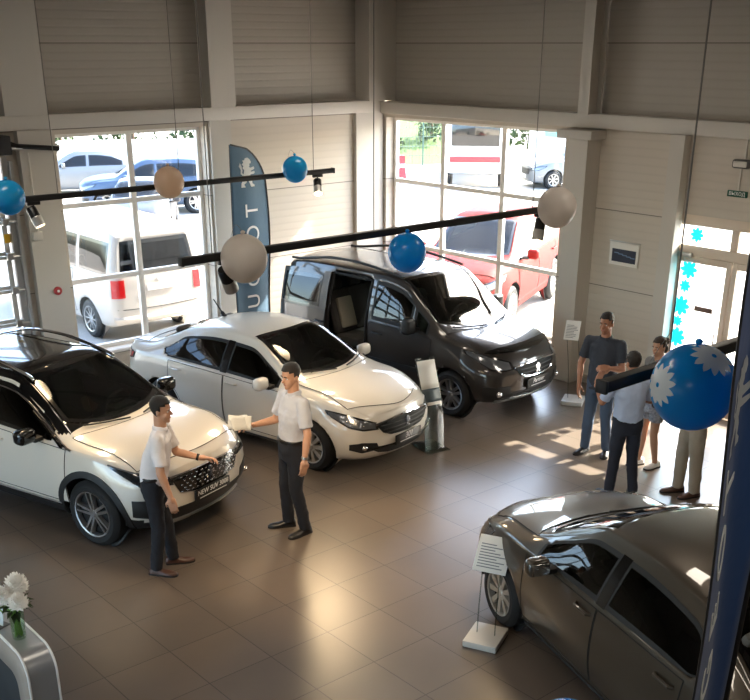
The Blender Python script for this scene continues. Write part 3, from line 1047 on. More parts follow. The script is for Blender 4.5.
# ------------------------------------------------------------------ the hall
def floor_mat():
    m = bpy.data.materials.new('floor_tiles')
    m.use_nodes = True
    nt = m.node_tree
    b = nt.nodes['Principled BSDF']
    tc = nt.nodes.new('ShaderNodeTexCoord')
    mp = nt.nodes.new('ShaderNodeMapping')
    mp.inputs['Location'].default_value = (6.40, 6.80, 0)
    br = nt.nodes.new('ShaderNodeTexBrick')
    br.offset = 0.0
    br.squash = 1.0
    br.inputs['Scale'].default_value = 1.0
    br.inputs['Brick Width'].default_value = 0.61
    br.inputs['Row Height'].default_value = 0.63
    br.inputs['Mortar Size'].default_value = 0.005
    br.inputs['Mortar Smooth'].default_value = 0.1
    br.inputs['Bias'].default_value = 0.0
    br.inputs['Color1'].default_value = lin((104, 92, 81))
    br.inputs['Color2'].default_value = lin((96, 85, 75))
    br.inputs['Mortar'].default_value = lin((58, 51, 44))
    n = nt.nodes.new('ShaderNodeTexNoise')
    n.inputs['Scale'].default_value = 1.3
    n.inputs['Detail'].default_value = 8
    n.inputs['Roughness'].default_value = 0.65
    mx = nt.nodes.new('ShaderNodeMix')
    mx.data_type = 'RGBA'
    mx.blend_type = 'OVERLAY'
    mx.inputs['Factor'].default_value = 0.18
    L = nt.links.new
    L(tc.outputs['Object'], mp.inputs['Vector'])
    L(mp.outputs['Vector'], br.inputs['Vector'])
    L(tc.outputs['Object'], n.inputs['Vector'])
    L(br.outputs['Color'], mx.inputs['A'])
    L(n.outputs['Fac'], mx.inputs['B'])
    L(mx.outputs['Result'], b.inputs['Base Color'])
    mr = nt.nodes.new('ShaderNodeMapRange')
    mr.inputs['To Min'].default_value = 0.26
    mr.inputs['To Max'].default_value = 0.34
    L(n.outputs['Fac'], mr.inputs['Value'])
    L(mr.outputs['Result'], b.inputs['Roughness'])
    b.inputs['Specular IOR Level'].default_value = 0.65
    bp = nt.nodes.new('ShaderNodeBump')
    bp.inputs['Strength'].default_value = 0.3
    bp.inputs['Distance'].default_value = 0.002
    bp.invert = True
    L(br.outputs['Fac'], bp.inputs['Height'])
    L(bp.outputs['Normal'], b.inputs['Normal'])
    MATS['floor_tiles'] = m

def panel_mat(name, col, pitch, depth, seam0, seamh):
    """wall cladding: fine horizontal ribs and panel joints"""
    m = bpy.data.materials.new(name)
    m.use_nodes = True
    nt = m.node_tree
    b = nt.nodes['Principled BSDF']
    L = nt.links.new
    tc = nt.nodes.new('ShaderNodeTexCoord')
    sp = nt.nodes.new('ShaderNodeSeparateXYZ')
    L(tc.outputs['Object'], sp.inputs[0])
    def math_(op, a, bb):
        q = nt.nodes.new('ShaderNodeMath')
        q.operation = op
        for i, x in enumerate((a, bb)):
            if x is None: continue
            if isinstance(x, (int, float)): q.inputs[i].default_value = x
            else: L(x, q.inputs[i])
        return q.outputs[0]
    z = sp.outputs['Z']
    w = math_('SINE', math_('MULTIPLY', z, 2 * pi / pitch), None)
    w = math_('POWER', math_('ADD', math_('MULTIPLY', w, 0.5), 0.5), 5.0)
    fr = math_('FRACT', math_('DIVIDE', math_('SUBTRACT', z, seam0), seamh), None)
    seam = math_('LESS_THAN', fr, 0.012)
    mx = nt.nodes.new('ShaderNodeMix')
    mx.data_type = 'RGBA'
    mx.inputs['A'].default_value = lin(col)
    mx.inputs['B'].default_value = lin(tuple(x * 0.62 for x in col))
    L(math_('MAXIMUM', seam, math_('MULTIPLY', w, 0.07)), mx.inputs['Factor'])
    L(mx.outputs['Result'], b.inputs['Base Color'])
    b.inputs['Roughness'].default_value = 0.55
    bp = nt.nodes.new('ShaderNodeBump')
    bp.inputs['Strength'].default_value = 0.35
    bp.inputs['Distance'].default_value = depth
    L(math_('MULTIPLY', w, -1.0), bp.inputs['Height'])
    L(bp.outputs['Normal'], b.inputs['Normal'])
    MATS[name] = m

floor_mat()
panel_mat('wall_panel', (196, 188, 176), 0.11, 0.0035, 0.39, 1.09)
panel_mat('upper_panel', (168, 162, 152), 0.105, 0.006, 0.39, 1.09)
mat('steel_paint', (192, 188, 180), 0.5)
mat('frame_white', (242, 240, 235), 0.4)
mat('door_cream', (214, 200, 184), 0.45)
mat('ceiling_grey', (150, 148, 144), 0.7)
mat('concrete_base', (150, 144, 136), 0.8, var=0.1)
mat('grey_rubber', (88, 88, 88), 0.6)

def struct(mb, name, mats, parent=None, **kw):
    o = mb.build(name, mats, parent, **kw)
    if parent is None:
        o['kind'] = 'structure'
    return o

def wall_with_holes(name, axis, fixed, thick, u0, u1, z1, holes, zup, setback, mats):
    """wall in the plane axis=fixed, growing outwards; holes = [(ua, ub, za, zb)] below zup"""
    mb = MB()
    def blk(ua, ub, za, zb, off=0.0, mi=0):
        if ub - ua < 1e-4 or zb - za < 1e-4: return
        if axis == 'y': mb.span((ua, fixed + off, za), (ub, fixed + thick, zb), 0, mi)
        else: mb.span((fixed + off, ua, za), (fixed + thick, ub, zb), 0, mi)
    u = u0
    for ua, ub, za, zb in sorted(holes):
        blk(u, ua, 0, zup)
        blk(ua, ub, 0, za)
        blk(ua, ub, zb, zup)
        u = ub
    blk(u, u1, 0, zup)
    blk(u0, u1, zup, z1, setback, 1)
    return struct(mb, name, mats)

CEIL = 5.42
struct(MB().span((-18, -20, -.2), (.0, .0, 0)), 'floor', 'floor_tiles')
struct(MB().span((-18.3, -20.3, CEIL), (.4, .4, CEIL + .2)), 'ceiling', 'ceiling_grey')
WL = (-5.97, -3.53, .45, 3.60)      # opening in the left wall
GD = (-10.4, -6.74, 0, 3.35)        # overhead door
WR = (-4.10, -.14, .42, 3.60)       # opening in the right wall
DR = (-7.98, -6.06, 0, 2.66)        # entrance
wall_with_holes('wall_left', 'y', 0.0, .30, -18, .3, CEIL, [WL, GD], 3.70, .14, ['wall_panel', 'upper_panel'])
wall_with_holes('wall_right', 'x', 0.0, .30, -20, 0, CEIL, [WR, DR], 3.70, .14, ['wall_panel', 'upper_panel'])
WB = (-16.0, -3.0, .45, 3.60)
wall_with_holes('wall_rear', 'y', -20.3, .30, -18.3, .3, CEIL, [], 3.7, 0, ['wall_panel', 'upper_panel'])
WS = (-13.0, -2.0, .45, 3.60)  # opening for an unseen window, added to let light in from the left
wall_with_holes('wall_side', 'x', -18.3, .30, -20, .3, CEIL, [WS], 3.70, 0, ['wall_panel', 'upper_panel'])

# ledge beams
struct(MB().span((-18, -.10, 3.68), (0, .2, 3.87), .01), 'trim_1', 'steel_paint')
struct(MB().span((-.10, -20, 3.66), (.2, -.1, 3.85), .01), 'trim_2', 'steel_paint')

def i_column(name, a, b, z0, z1, axis, flange=.03, web=.02):
    """I section standing on end between plan corners a and b; the flanges lie across the wall normal `axis`"""
    mb = MB()
    x0, y0 = a; x1, y1 = b
    if axis == 'x':
        mb.span((x0, y0, z0), (x0 + flange, y1, z1)).span((x1 - flange, y0, z0), (x1, y1, z1))
        ym = (y0 + y1) / 2
        mb.span((x0, ym - web, z0), (x1, ym + web, z1))
    else:
        mb.span((x0, y0, z0), (x1, y0 + flange, z1)).span((x0, y1 - flange, z0), (x1, y1, z1))
        xm = (x0 + x1) / 2
        mb.span((xm - web, y0, z0), (xm + web, y1, z1))
    return struct(mb, name, 'steel_paint')

# columns: the left bay, the middle pier, the corner and the pier beside the right window
struct(MB().span((-6.69, -.14, 3.87), (-6.10, .2, CEIL)), 'trim_3', 'steel_paint')
struct(MB().span((-6.55, -.12, 0), (-6.06, .1, 3.68)), 'trim_4', 'steel_paint')
struct(MB().span((-3.50, -.14, 3.87), (-3.06, .2, CEIL)), 'trim_5', 'steel_paint')
struct(MB().span((-3.49, -.06, 0), (-3.12, .1, 3.68)), 'trim_6', 'steel_paint')
struct(MB().span((-.48, -.26, 3.87), (.1, .1, CEIL)), 'trim_7', 'steel_paint')
struct(MB().span((-.62, -.08, 0), (-.02, .1, 3.68)), 'trim_8', 'steel_paint')
i_column('trim_9', (-.30, -4.70), (.0, -4.52), 3.85, CEIL, 'x')
mb = MB().span((-.30, -4.74, 0), (.0, -4.40, 3.52)).span((-.34, -4.82, 3.52), (.0, -4.20, 3.64), .01).span((-.08, -4.40, 0), (.0, -4.22, 3.52))
struct(mb, 'trim_10', 'steel_paint')
struct(MB().span((-.16, -6.20, 0), (.0, -5.98, 3.66)), 'trim_11', 'steel_paint')
i_column('trim_12', (-.30, -8.40), (.0, -8.22), 0, CEIL, 'x')
# plinths at the foot of the walls
struct(MB().span((-.10, -5.97, 0), (.0, -4.76, .09)).span((-.10, -4.2, 0), (0, -.3, .09)), 'baseboard_right', 'concrete_base')
struct(MB().span((-6.05, -.06, 0), (-.65, .0, .09)), 'baseboard_left', 'concrete_base')

def window(name, axis, fixed, u0, u1, z0, z1, mul, tra, fw=.06, mw=.045, dep=.07, label=None):
    e = empty(name)
    e['kind'] = 'structure'
    mb = MB()
    def blk(ua, ub, za, zb, d=dep):
        if axis == 'y': mb.span((ua, fixed - d / 2, za), (ub, fixed + d / 2, zb), .004)
        else: mb.span((fixed - d / 2, ua, za), (fixed + d / 2, ub, zb), .004)
    blk(u0, u0 + fw, z0, z1); blk(u1 - fw, u1, z0, z1)
    blk(u0 + fw, u1 - fw, z0, z0 + fw); blk(u0 + fw, u1 - fw, z1 - fw, z1)
    for m in mul: blk(m - mw, m + mw, z0 + fw, z1 - fw, dep * .96)
    for t in tra: blk(u0 + fw, u1 - fw, t - mw * .8, t + mw * .8, dep * .92)
    mb.build('window_frame', 'frame_white', e)
    g = MB()
    if axis == 'y': g.span((u0 + .01, fixed - .006, z0 + .01), (u1 - .01, fixed + .006, z1 - .01))
    else: g.span((fixed - .006, u0 + .01, z0 + .01), (fixed + .006, u1 - .01, z1 - .01))
    g.build('pane', 'window_glass', e)
    s_ = MB()
    if axis == 'y': s_.span((u0 - .0, fixed - .24, z0 - .05), (u1, fixed - .03, z0 - .005), .006)
    else: s_.span((fixed - .24, u0, z0 - .05), (fixed - .03, u1, z0 - .005), .006)
    s_.build('window_sill', 'frame_white', e)
    return e

window('window_1', 'y', .23, WL[0], WL[1], WL[2], WL[3], [-4.74], [2.60, 1.51])
window('window_2', 'x', .21, WR[0], WR[1], WR[2], WR[3], [-2.73, -1.37], [2.55, 1.47])
window('added_window', 'x', -18.15, WS[0], WS[1], WS[2], WS[3], [-11.2, -9.4, -7.6, -5.8, -4.0], [2.55, 1.47])  # added out of view for soft light from the left


# entrance with two glazed leaves and a transom
mat('sticker_blue', (60, 205, 222), 0.6)
_nt = MATS['sticker_blue'].node_tree            # translucent window film
_tr = _nt.nodes.new('ShaderNodeBsdfTranslucent'); _tr.inputs['Color'].default_value = lin((60, 205, 222))
_mx = _nt.nodes.new('ShaderNodeMixShader'); _mx.inputs['Fac'].default_value = .75
_nt.links.new(_nt.nodes['Principled BSDF'].outputs[0], _mx.inputs[1]); _nt.links.new(_tr.outputs[0], _mx.inputs[2])
_nt.links.new(_mx.outputs[0], _nt.nodes['Material Output'].inputs['Surface'])
mat('brown_sign', (112, 92, 84), 0.5)
d1 = empty('door_1')
d1['kind'] = 'structure'
mb = MB()
def db(ya, yb, za, zb, x0=.02, x1=.10, bev=.006): mb.span((x0, ya, za), (x1, yb, zb), bev)
db(DR[0], DR[0] + .09, 0, DR[3]); db(DR[1] - .09, DR[1], 0, DR[3])
db(DR[0] + .09, DR[1] - .09, DR[3] - .14, DR[3]); db(DR[0] + .09, DR[1] - .09, 2.12, 2.26)
db(-7.06, -6.95, 2.26, DR[3] - .14)
mb.build('door_frame', 'door_cream', d1)
MB().span((.055, DR[0] + .08, 2.25), (.065, DR[1] - .08, DR[3] - .13)).build('transom_glass', 'window_glass', d1)
for ya, yb in ((-7.885, -7.02), (-7.01, -6.155)):
    mb = MB()
    db(ya, ya + .075, .01, 2.115); db(yb - .075, yb, .01, 2.115)
    db(ya + .075, yb - .075, .01, .22); db(ya + .075, yb - .075, 2.03, 2.115)
    lf = mb.build('door_leaf', 'door_cream', d1)
    MB().span((.055, ya + .07, .21), (.065, yb - .07, 2.04)).build('leaf_glass', 'window_glass', lf)
    y = yb - .05 if ya > -7.015 else ya + .05
MB().tube([(.02, -6.93, .75), (-.05, -6.93, .75), (-.05, -6.93, 1.16), (-.05, -6.72, 1.16)], .012, 8).build('pull_handle', 'satin_metal', d1)
MB().span((.042, -6.80, 1.39), (.054, -6.52, 1.46), .002).build('push_sign', 'brown_sign', d1)
mb = MB().span((-.03, -6.42, 2.10), (.03, -6.20, 2.16), .01).tube([(-.02, -6.3, 2.10), (-.12, -6.40, 2.08), (-.0, -6.55, 2.06)], .009, 6)
mb.build('door_closer', 'satin_metal', d1)
def flower(M, r, h, n=8):
    poly = []
    for k in range(96):
        a = 2 * pi * k / 96
        q = r * (.62 + .38 * abs(cos(n * a / 2)) ** .7)
        poly.append((q * cos(a), q * sin(a)))
    return MB().prism(poly, h, 0, M)
for y, z, r in ((-6.42, 2.40, .10), (-6.36, 1.93, .13), (-6.30, 1.42, .14), (-6.29, .98, .14), (-6.33, 1.70, .09), (-6.28, 1.2, .08)):
    M = frame_matrix((.053, y, z), (0, -1, 0), (0, 0, 1))
    flower(M, r, .003).build('sticker', 'sticker_blue', d1)

# overhead door with glazed sections, its rail and shaft
mat('gate_white', (205, 204, 202), 0.4)
mat('yellow_tag', (226, 178, 40), 0.5)
d2 = empty('door_2')
d2['kind'] = 'structure'
x0, x1 = GD[0] + .02, GD[1] - .06
mb = MB()
zs_ = [.0, .55, 1.10, 1.57, 2.04, 2.51, 2.98, 3.34]
for za, zb in zip(zs_, zs_[1:]):
    if zb < .6:
        mb.span((x0, .05, za + .005), (x1, .10, zb - .004), .004)
        continue
    mb.span((x0, .05, za + .005), (x1, .10, za + .06), .004).span((x0, .05, zb - .05), (x1, .10, zb - .004), .004)
    for xx in np.linspace(x0, x1 - .07, 5):
        mb.span((xx, .052, za + .06), (xx + .07, .098, zb - .05))
mb.build('section_frame', 'gate_white', d2)
MB().span((x0 + .02, .07, .56), (x1 - .02, .08, 3.3)).build('section_glass', 'window_glass', d2)
MB().span((-6.78, -.02, 0), (-6.70, .04, 3.35)).span((-6.70, -.10, 0), (-6.66, .0, 3.30)).build('guide_rail', 'satin_metal', d2)
for z in (1.10, 1.57, 2.04, 2.51, 2.98):
    MB().span((-6.88, -.03, z - .05), (-6.76, .05, z + .05), .01).tube([(-6.80, -.04, z), (-6.66, -.04, z)], .02, 8).build('roller_hinge', 'satin_metal', d2)
MB().tube([(GD[0], -.22, 3.47), (-6.02, -.22, 3.47)], .022, 10).build('spring_shaft', 'satin_metal', d2)
mb = MB().tube([(-6.90, -.14, 3.62), (-6.62, -.22, 3.50), (-6.04, -.24, 3.44)], .035, 6).span((-6.95, -.3, 3.40), (-6.72, -.02, 3.64), .01)
mb.build('shaft_bracket', 'dark_trim', d2)
MB().span((-6.86, .042, 2.22), (-6.76, .05, 2.34)).build('sticker', 'yellow_tag', d2)
# ------------------------------------------------------------------ outside
mat('yard_concrete', (164, 158, 150), 0.85, var=0.08, vscale=.6)
mat('grass', (60, 84, 26), 0.9, var=0.3, vscale=3)
mat('leaf', (44, 64, 28), 0.8, var=0.3, vscale=4)
mat('bark', (88, 70, 54), 0.9)
mat('fence_white', (220, 218, 212), 0.6)
mat('wire_green', (70, 100, 92), 0.5)
mat('van_white', (166, 160, 154), 0.4, coat=.4)
mat('steel_blue_paint', (58, 76, 100), 0.4, 0.3, coat=.3)
mat('dark_blue_paint', (36, 38, 46), 0.4, 0.3, coat=.3)
mat('silver_paint', (120, 122, 124), 0.4, 0.5, coat=.3)
mat('red_paint', (104, 6, 4), 0.6, spec=.2)
mat('barrier_red', (214, 52, 56), 0.5)
mat('site_white', (228, 228, 226), 0.6)
mat('teal_paint', (110, 190, 190), 0.5)

struct(MB().span((-60, .3, -.3), (110, 110, -.02)).span((.3, -60, -.3), (110, .3, -.021)), 'trim_13', 'yard_concrete')
bpy.data.objects['trim_13'].name = 'ground'

def tree(loc, r, h, seed, label, mat_='leaf', cat='tree', name='leafy_tree', group=None, n=420, trunk=True):
    rnd = random.Random(seed)
    e = empty(name, loc, 0, label, cat, group)
    if trunk:
        MB().tube([(0, 0, 0), (.05, 0, h * .35), (0, .05, h * .7)], [r * .08, r * .06, r * .03], 8).build('trunk', 'bark', e)
    mb = MB()
    blobs = [(Vector((rnd.uniform(-.6, .6) * r, rnd.uniform(-.6, .6) * r, h * (.08 + .7 * rnd.random()))), r * rnd.uniform(.35, .6)) for _ in range(9)]
    for _ in range(n):
        c, rr = blobs[rnd.randrange(9)]
        d = Vector((rnd.gauss(0, 1), rnd.gauss(0, 1), rnd.gauss(0, .8))).normalized()
        p = c + d * rr * rnd.uniform(.6, 1.0)
        if p.z < .05: p.z = .05 + rnd.random() * .2
        s_ = r * rnd.uniform(.07, .14)
        R = Matrix.Translation(p) @ Matrix.Rotation(rnd.uniform(0, 6), 4, (rnd.random(), rnd.random(), rnd.random() + .1))
        mb.add([(-s_, 0, 0), (0, -s_ * .5, s_ * .15), (s_, 0, 0), (0, s_ * .5, s_ * .15)], [[0, 1, 2, 3]], 0, R)
    mb.build('foliage', mat_, e, None, recalc=False)
    return e

def plain_car(name, rows, axf, axr, paint, wr, ty, bowf, label, cat, group=None, win=(), glass='dark_glass', pick=None):
    s = Veh(name, rows, axf, axr, paint, wr=wr, arch=wr * 1.16, ty=ty, bowf=bowf, step=.05)
    tag(s.root, label, cat, group)
    return s

# van parked with its tail to the left window
VAN = [(-2.40, .42, .80, 1.10, .79, 1.80, .68, 1.86), (-2.3, .34, .90, 1.15, .88, 1.86, .74, 1.93), (-2.0, .28, .945, 1.17, .90, 1.89, .76, 1.96),
       (0, .26, .952, 1.15, .90, 1.90, .77, 1.97), (1.0, .26, .952, 1.13, .90, 1.86, .76, 1.94), (1.4, .26, .95, 1.12, .89, 1.62, .77, 1.70),
       (1.8, .27, .94, 1.08, .88, 1.28, .78, 1.36), (2.05, .28, .92, 1.02, .86, 1.10, .77, 1.16), (2.35, .32, .82, .88, .74, .95, .66, 1.0), (2.45, .36, .72, .80, .64, .86, .56, .9)]
v = Veh('passenger_van', VAN, 1.55, -1.45, 'van_white', wr=.335, arch=.39, ty=.93, bowf=.25, bowr=.06, leanr=[(.4, 0), (1.1, .02), (1.9, .14)], step=.05)
tag(v.root, 'white passenger van parked tail first right outside the left window', 'van')
for g in (1, -1):
    v.glass_side(-1.15, -2.15, g, t=-.14, mats=('dark_glass', 'black_gloss'))
    v.glass_side(.35, -1.05, g, t=-.14, mats=('dark_glass', 'black_gloss'))
    v.glass_side(1.35, .45, g, t=-.10, mats=('car_glass', 'black_gloss'))
    v.doors([(.42, 1.35), (-.95, .38)], g, .40, handle_x=(.55, .2), handle_z=1.02)
    bot = [V((-2.40, g * .70, .82)), V((-2.30, g * .90, .82))]
    top = [V((-2.38, g * .69, 1.12)), V((-2.28, g * .88, 1.12))]
    v.patch('tail_light', bot, top, (-.8, g * .6, 0), 'tail_lens', nu=8, nv=6, off=.012)
v.mirror(1.5, .93, 1.15, 'van_white')
v.screen('windshield', 1.92, 1.12, -.2, -.08, (.6, 0, .8))
bot = [V((-3, y, 1.17)) for y in (-.72, 0, .72)]
top = [V((-3, y, 1.74)) for y in (-.64, 0, .64)]
v.patch('rear_window', bot, top, (-1, 0, 0), ['dark_glass', 'black_gloss'], nu=24, nv=10, ring=1, off=.004, hole=True)
v.plate(v.hit((-3, 0, .95), (-1, 0, 0))[0].x - .012, .95, .52, .11, [], board='plate_white', back=True)
v.strip('tailgate_seam', [V((-3, -.82, .62)), V((-3, 0, .60)), V((-3, .82, .62))], (-1, 0, 0), .008, 'dark_trim')
v.strip('rear_bumper', [V((-3, -.86, .45)), V((-3, 0, .45)), V((-3, .86, .45))], (-1, 0, 0), .05, 'van_white', off=-.02)
p, n = v.hit((-3, 0, 1.08), (-1, 0, 0))
MB().lathe([(0, .012), (.05, .01), (.055, 0)], 20, M=frame_matrix(p, (0, 1, 0), (0, 0, 1)) @ Matrix.Rotation(pi, 4, 'X')).build('badge', 'chrome', v.root)
v.seats(.9, -.6, .75)
v.finish()
v.wheel((10, .02, .014, 0), 'alloy', .225)
v.root.location = (-3.64, 4.0, -.02)
v.root.rotation_euler = (0, 0, radians(90))

def dress(s, sides, ws, rw, hood=None, lamps=None, tails=None):
    for g in (1, -1):
        for a, b in sides: s.glass_side(a, b, g, t=-.06, mats=('dark_glass', 'black_gloss'))
    s.screen('windshield', *ws, (.6, 0, .8))
    s.screen('rear_window', *rw, (-.7, 0, .7), mats=('dark_glass', 'black_gloss'))

def small_suv(paint, label, loc, rz):
    s = Veh('parked_suv', CROSS, 1.338, -1.338, paint, wr=.355, arch=.41, ty=.905, tw=.22, step=.05)
    tag(s.root, label, 'car')
    dress(s, [(.90, -.12), (-.2, -1.6)], (1.17, .30, -.18, -.07), (-2.10, -1.80, .12, .05))
    F = (1, 0, 0)
    for g in (1, -1):
        bot = [V((2.12, g * .50, .70)), V((2.02, g * .66, .70)), V((1.70, g * .87, .85))]
        top = [V((2.09, g * .50, .80)), V((1.98, g * .66, .85)), V((1.62, g * .87, .93))]
        s.patch('headlight', bot, top, (.75, g * .66, .1), ['lamp_lens', 'lamp_dark'], nu=14, nv=6, ring=1, off=.008)
        bot = [V((2.08, g * .55, .36)), V((1.86, g * .82, .38))]
        top = [V((2.08, g * .55, .50)), V((1.86, g * .82, .52))]
        s.patch('fog_light', bot, top, (.8, g * .6, 0), ['black_plastic', 'black_plastic'], nu=8, nv=4, off=.006)
        bot = [V((-2.2, g * .5, .95)), V((-1.9, g * .86, .98))]
        top = [V((-2.2, g * .5, 1.08)), V((-1.9, g * .86, 1.10))]
        s.patch('tail_light', bot, top, (-.7, g * .7, .1), 'tail_lens', nu=10, nv=5, off=.008)
        s.doors([(-.155, 1.02), (-1.30, -.17)], g, .42, handle_x=(.0, -1.12), handle_z=.93)
    gr = s.patch('grille', [V((2, y, .52)) for y in (-.4, 0, .4)], [V((2, y, .78)) for y in (-.48, 0, .48)], F, ['black_plastic'], nu=16, nv=8, off=.012, skirt=.03)
    p, n = s.hit((2, 0, .66), F)
    s.lion(p.x + .02, p.z, .2, gr)
    s.mirror(.74, .92, 1.09, paint, (.14, .2, .15))
    s.hood_panel(1.25, 2.04, -.14, -.15, inset=-.01)
    s.finish()
    s.wheel((5, .03, .02, .045), 'alloy', .235)
    s.root.location = loc
    s.root.rotation_euler = (0, 0, rz)
    return s

small_suv('red_paint', 'red car parked nose to the glass behind the right window', (2.30, -.52, -.02), radians(205)).root.scale = (1.06, 1.06, 1.15)
small_suv('steel_blue_paint', 'pale blue parked car seen at the upper edge of the left window', (3.9, 15.3, -.02), radians(150))

def parked_saloon(paint, label, loc, rz):
    s = Veh('parked_saloon', SALOON, 1.326, -1.326, paint, wr=.312, arch=.365, ty=.865, step=.05)
    tag(s.root, label, 'car')
    dress(s, [(.80, -.10), (-.19, -1.3)], (1.02, .16, -.16, -.06), (-1.70, -1.06, .14, .06))
    for g in (1, -1):
        bot = [V((2.11, g * .50, .60)), V((1.88, g * .77, .63)), V((1.66, g * .85, .74))]
        top = [V((2.08, g * .50, .69)), V((1.80, g * .78, .78)), V((1.6, g * .85, .80))]
        s.patch('headlight', bot, top, (.75, g * .66, .12), ['lamp_lens', 'lamp_dark'], nu=14, nv=6, ring=1, off=.006)
    s.patch('grille', [V((2, y, .48)) for y in (-.4, 0, .4)], [V((2, y, .68)) for y in (-.46, 0, .46)], (1, 0, 0), ['black_plastic'], nu=16, nv=8, off=.012)
    s.plate(s.hit((2, 0, .40), (1, 0, 0))[0].x + .02, .40, .50, .11, [], board='plate_white')
    s.mirror(.66, .87, .985, paint)
    s.finish()
    s.wheel((7, .02, .02, .0), 'alloy', .2)
    s.root.location = loc
    s.root.rotation_euler = (0, 0, rz)

parked_saloon('dark_blue_paint', 'dark saloon parked nose towards the hall beyond the white van', (1.5, 11.6, -.02), radians(236))
parked_saloon('silver_paint', 'silver saloon parked side on near the yard fence beyond the white van', (4.3, 20.6, -.02), radians(150))
parked_saloon('silver_paint', 'silver saloon parked far off behind the red car', (18.9, 10.6, -.02), radians(150))

# white board fence and the trees behind it, seen through the left window
fe = empty('board_fence', (13.6, 28.2, -.02), radians(-28), 'white board fence across the far side of the yard', 'fence')
mb = MB()
for k in range(12, 40):
    mb.span((-11 + .4 * k, -.015, .05), (-11 + .4 * k + .37, .015, .85))
mb.build('board_panel', 'fence_white', fe)
MB().span((-6.2, .02, .25), (4.97, .07, .35)).build('fence_rail', 'fence_white', fe)
MB().span((-6.2, .02, .65), (4.97, .07, .75)).build('fence_rail', 'fence_white', fe)
for k in range(2, 6):
    MB().span((-11 + 2.75 * k, .07, 0), (-11 + 2.75 * k + .1, .17, .87)).build('fence_post', 'fence_white', fe)
for i, (x, y, r, h) in enumerate(((7.6, 37.5, 1.7, 3.2), (10.2, 35.4, 1.7, 3.4), (12.8, 33.0, 1.7, 3.2), (15.4, 31.4, 1.7, 3.4), (18.0, 29.6, 1.7, 3.2))):
    tree((x, y, -.02), r, h, 10 + i, 'green leafy tree rising behind the white board fence', group='trees behind the white board fence', n=520)
# grass bank, wire fence and bushes behind the right window
bank = MB().add([(16.0, 21.0, -.02), (21.2, 18.8, -.02), (28, 28, 2.6), (22, 32, 2.6), (16.0, 21.0, -.3), (21.2, 18.8, -.3), (28, 28, -.3), (22, 32, -.3)],
                [[0, 1, 2, 3], [4, 7, 6, 5], [0, 4, 5, 1], [1, 5, 6, 2], [2, 6, 7, 3], [3, 7, 4, 0]]).build('grass_bank', 'grass', None)
tag(bank, 'sunlit green grass bank beyond the yard', 'grass', kind='stuff')
wf = empty('wire_fence', (17.9, 19.2, -.02), radians(-24), 'green wire mesh fence in front of the grass bank', 'fence')
mb = MB()
for k in range(40):
    mb.tube([(-3 + .15 * k, 0, .05), (-3 + .15 * k, 0, 2.0)], .006, 4, caps=False)
for k in range(6):
    mb.tube([(-3, 0, .1 + .37 * k), (2.85, 0, .1 + .37 * k)], .01, 4)
mb.build('wire_mesh', 'wire_green', wf, None)
for k in range(4):
    MB().tube([(-3 + 1.95 * k, 0, 0), (-3 + 1.95 * k, 0, 2.15)], .035, 8).build('fence_post', 'wire_green', wf)
for i, (x, y, r, h) in enumerate(((19.9, 22.6, 1.1, 2.4), (22.2, 22.0, 1.1, 2.4), (28.5, 21.5, 2.0, 3.4), (31.5, 17.5, 2.0, 3.6))):
    tree((x, y, -.02 if x > 28 else .35), r, h, 30 + i, 'leafy bush growing on the grass bank outside', cat='bush', name='leafy_bush', group='bushes on the grass bank', n=380)
br = empty('water_barrier', (14.2, 15.9, -.02), radians(-30), 'red plastic road barrier with a white band', 'barrier')
mb = MB()
prof = [(-.3, 0), (.3, 0), (.3, .2), (.14, .45), (.1, .95), (-.1, .95), (-.14, .45), (-.3, .2)]
mb.prism([(x, z) for x, z in prof], .62, 0, frame_matrix((0, 0, 0), (0, 1, 0), (0, 0, 1)))
mb.build('barrier_body', 'barrier_red', br)
MB().span((-.02, -.135, .52), (.64, .135, .66)).build('barrier_band', 'site_white', br)
MB().tube([(.31, 0, .95), (.31, 0, 1.25)], .05, 10).ball((.31, 0, 1.32), .09).build('warning_lamp', 'amber_lens', br)
# white site cabin and lorry
cb = empty('site_cabin', (25.2, 15.0, -.02), radians(-38), 'white site cabin with teal window panels', 'cabin')
MB().span((-2.6, -1.2, .1), (2.6, 1.2, 2.9), .03).build('cabin_wall', 'site_white', cb)
for k in range(3):
    MB().span((-2.4 + 1.7 * k, -1.23, 1.2), (-1.3 + 1.7 * k, -1.19, 2.5)).build('window_panel', 'teal_paint', cb)
lo = empty('delivery_lorry', (17.2, 14.2, -.02), radians(222), 'white delivery lorry with a red stripe', 'lorry')
MB().span((-3.6, -1.1, .9), (1.0, 1.1, 3.1), .04).build('cargo_box', 'site_white', lo)
MB().span((1.1, -1.0, .5), (2.6, 1.0, 2.4), .12).build('cab', 'site_white', lo)
MB().span((2.58, -.85, 1.45), (2.63, .85, 2.2), .02).build('windshield', 'black_gloss', lo)
MB().span((2.58, -.9, .9), (2.64, .9, 1.1), .01).build('stripe', 'barrier_red', lo)
for x in (1.9, -2.3):
    for y in (-.95, .95):
        MB().lathe([(0, -.12), (.2, -.13), (.42, -.12), (.45, -.06), (.45, .06), (.42, .12), (.2, .13), (0, .12)], 24, M=Matrix.Translation((x, y, .45)) @ Matrix.Rotation(pi / 2, 4, 'X')).build('wheel', 'rubber', lo)
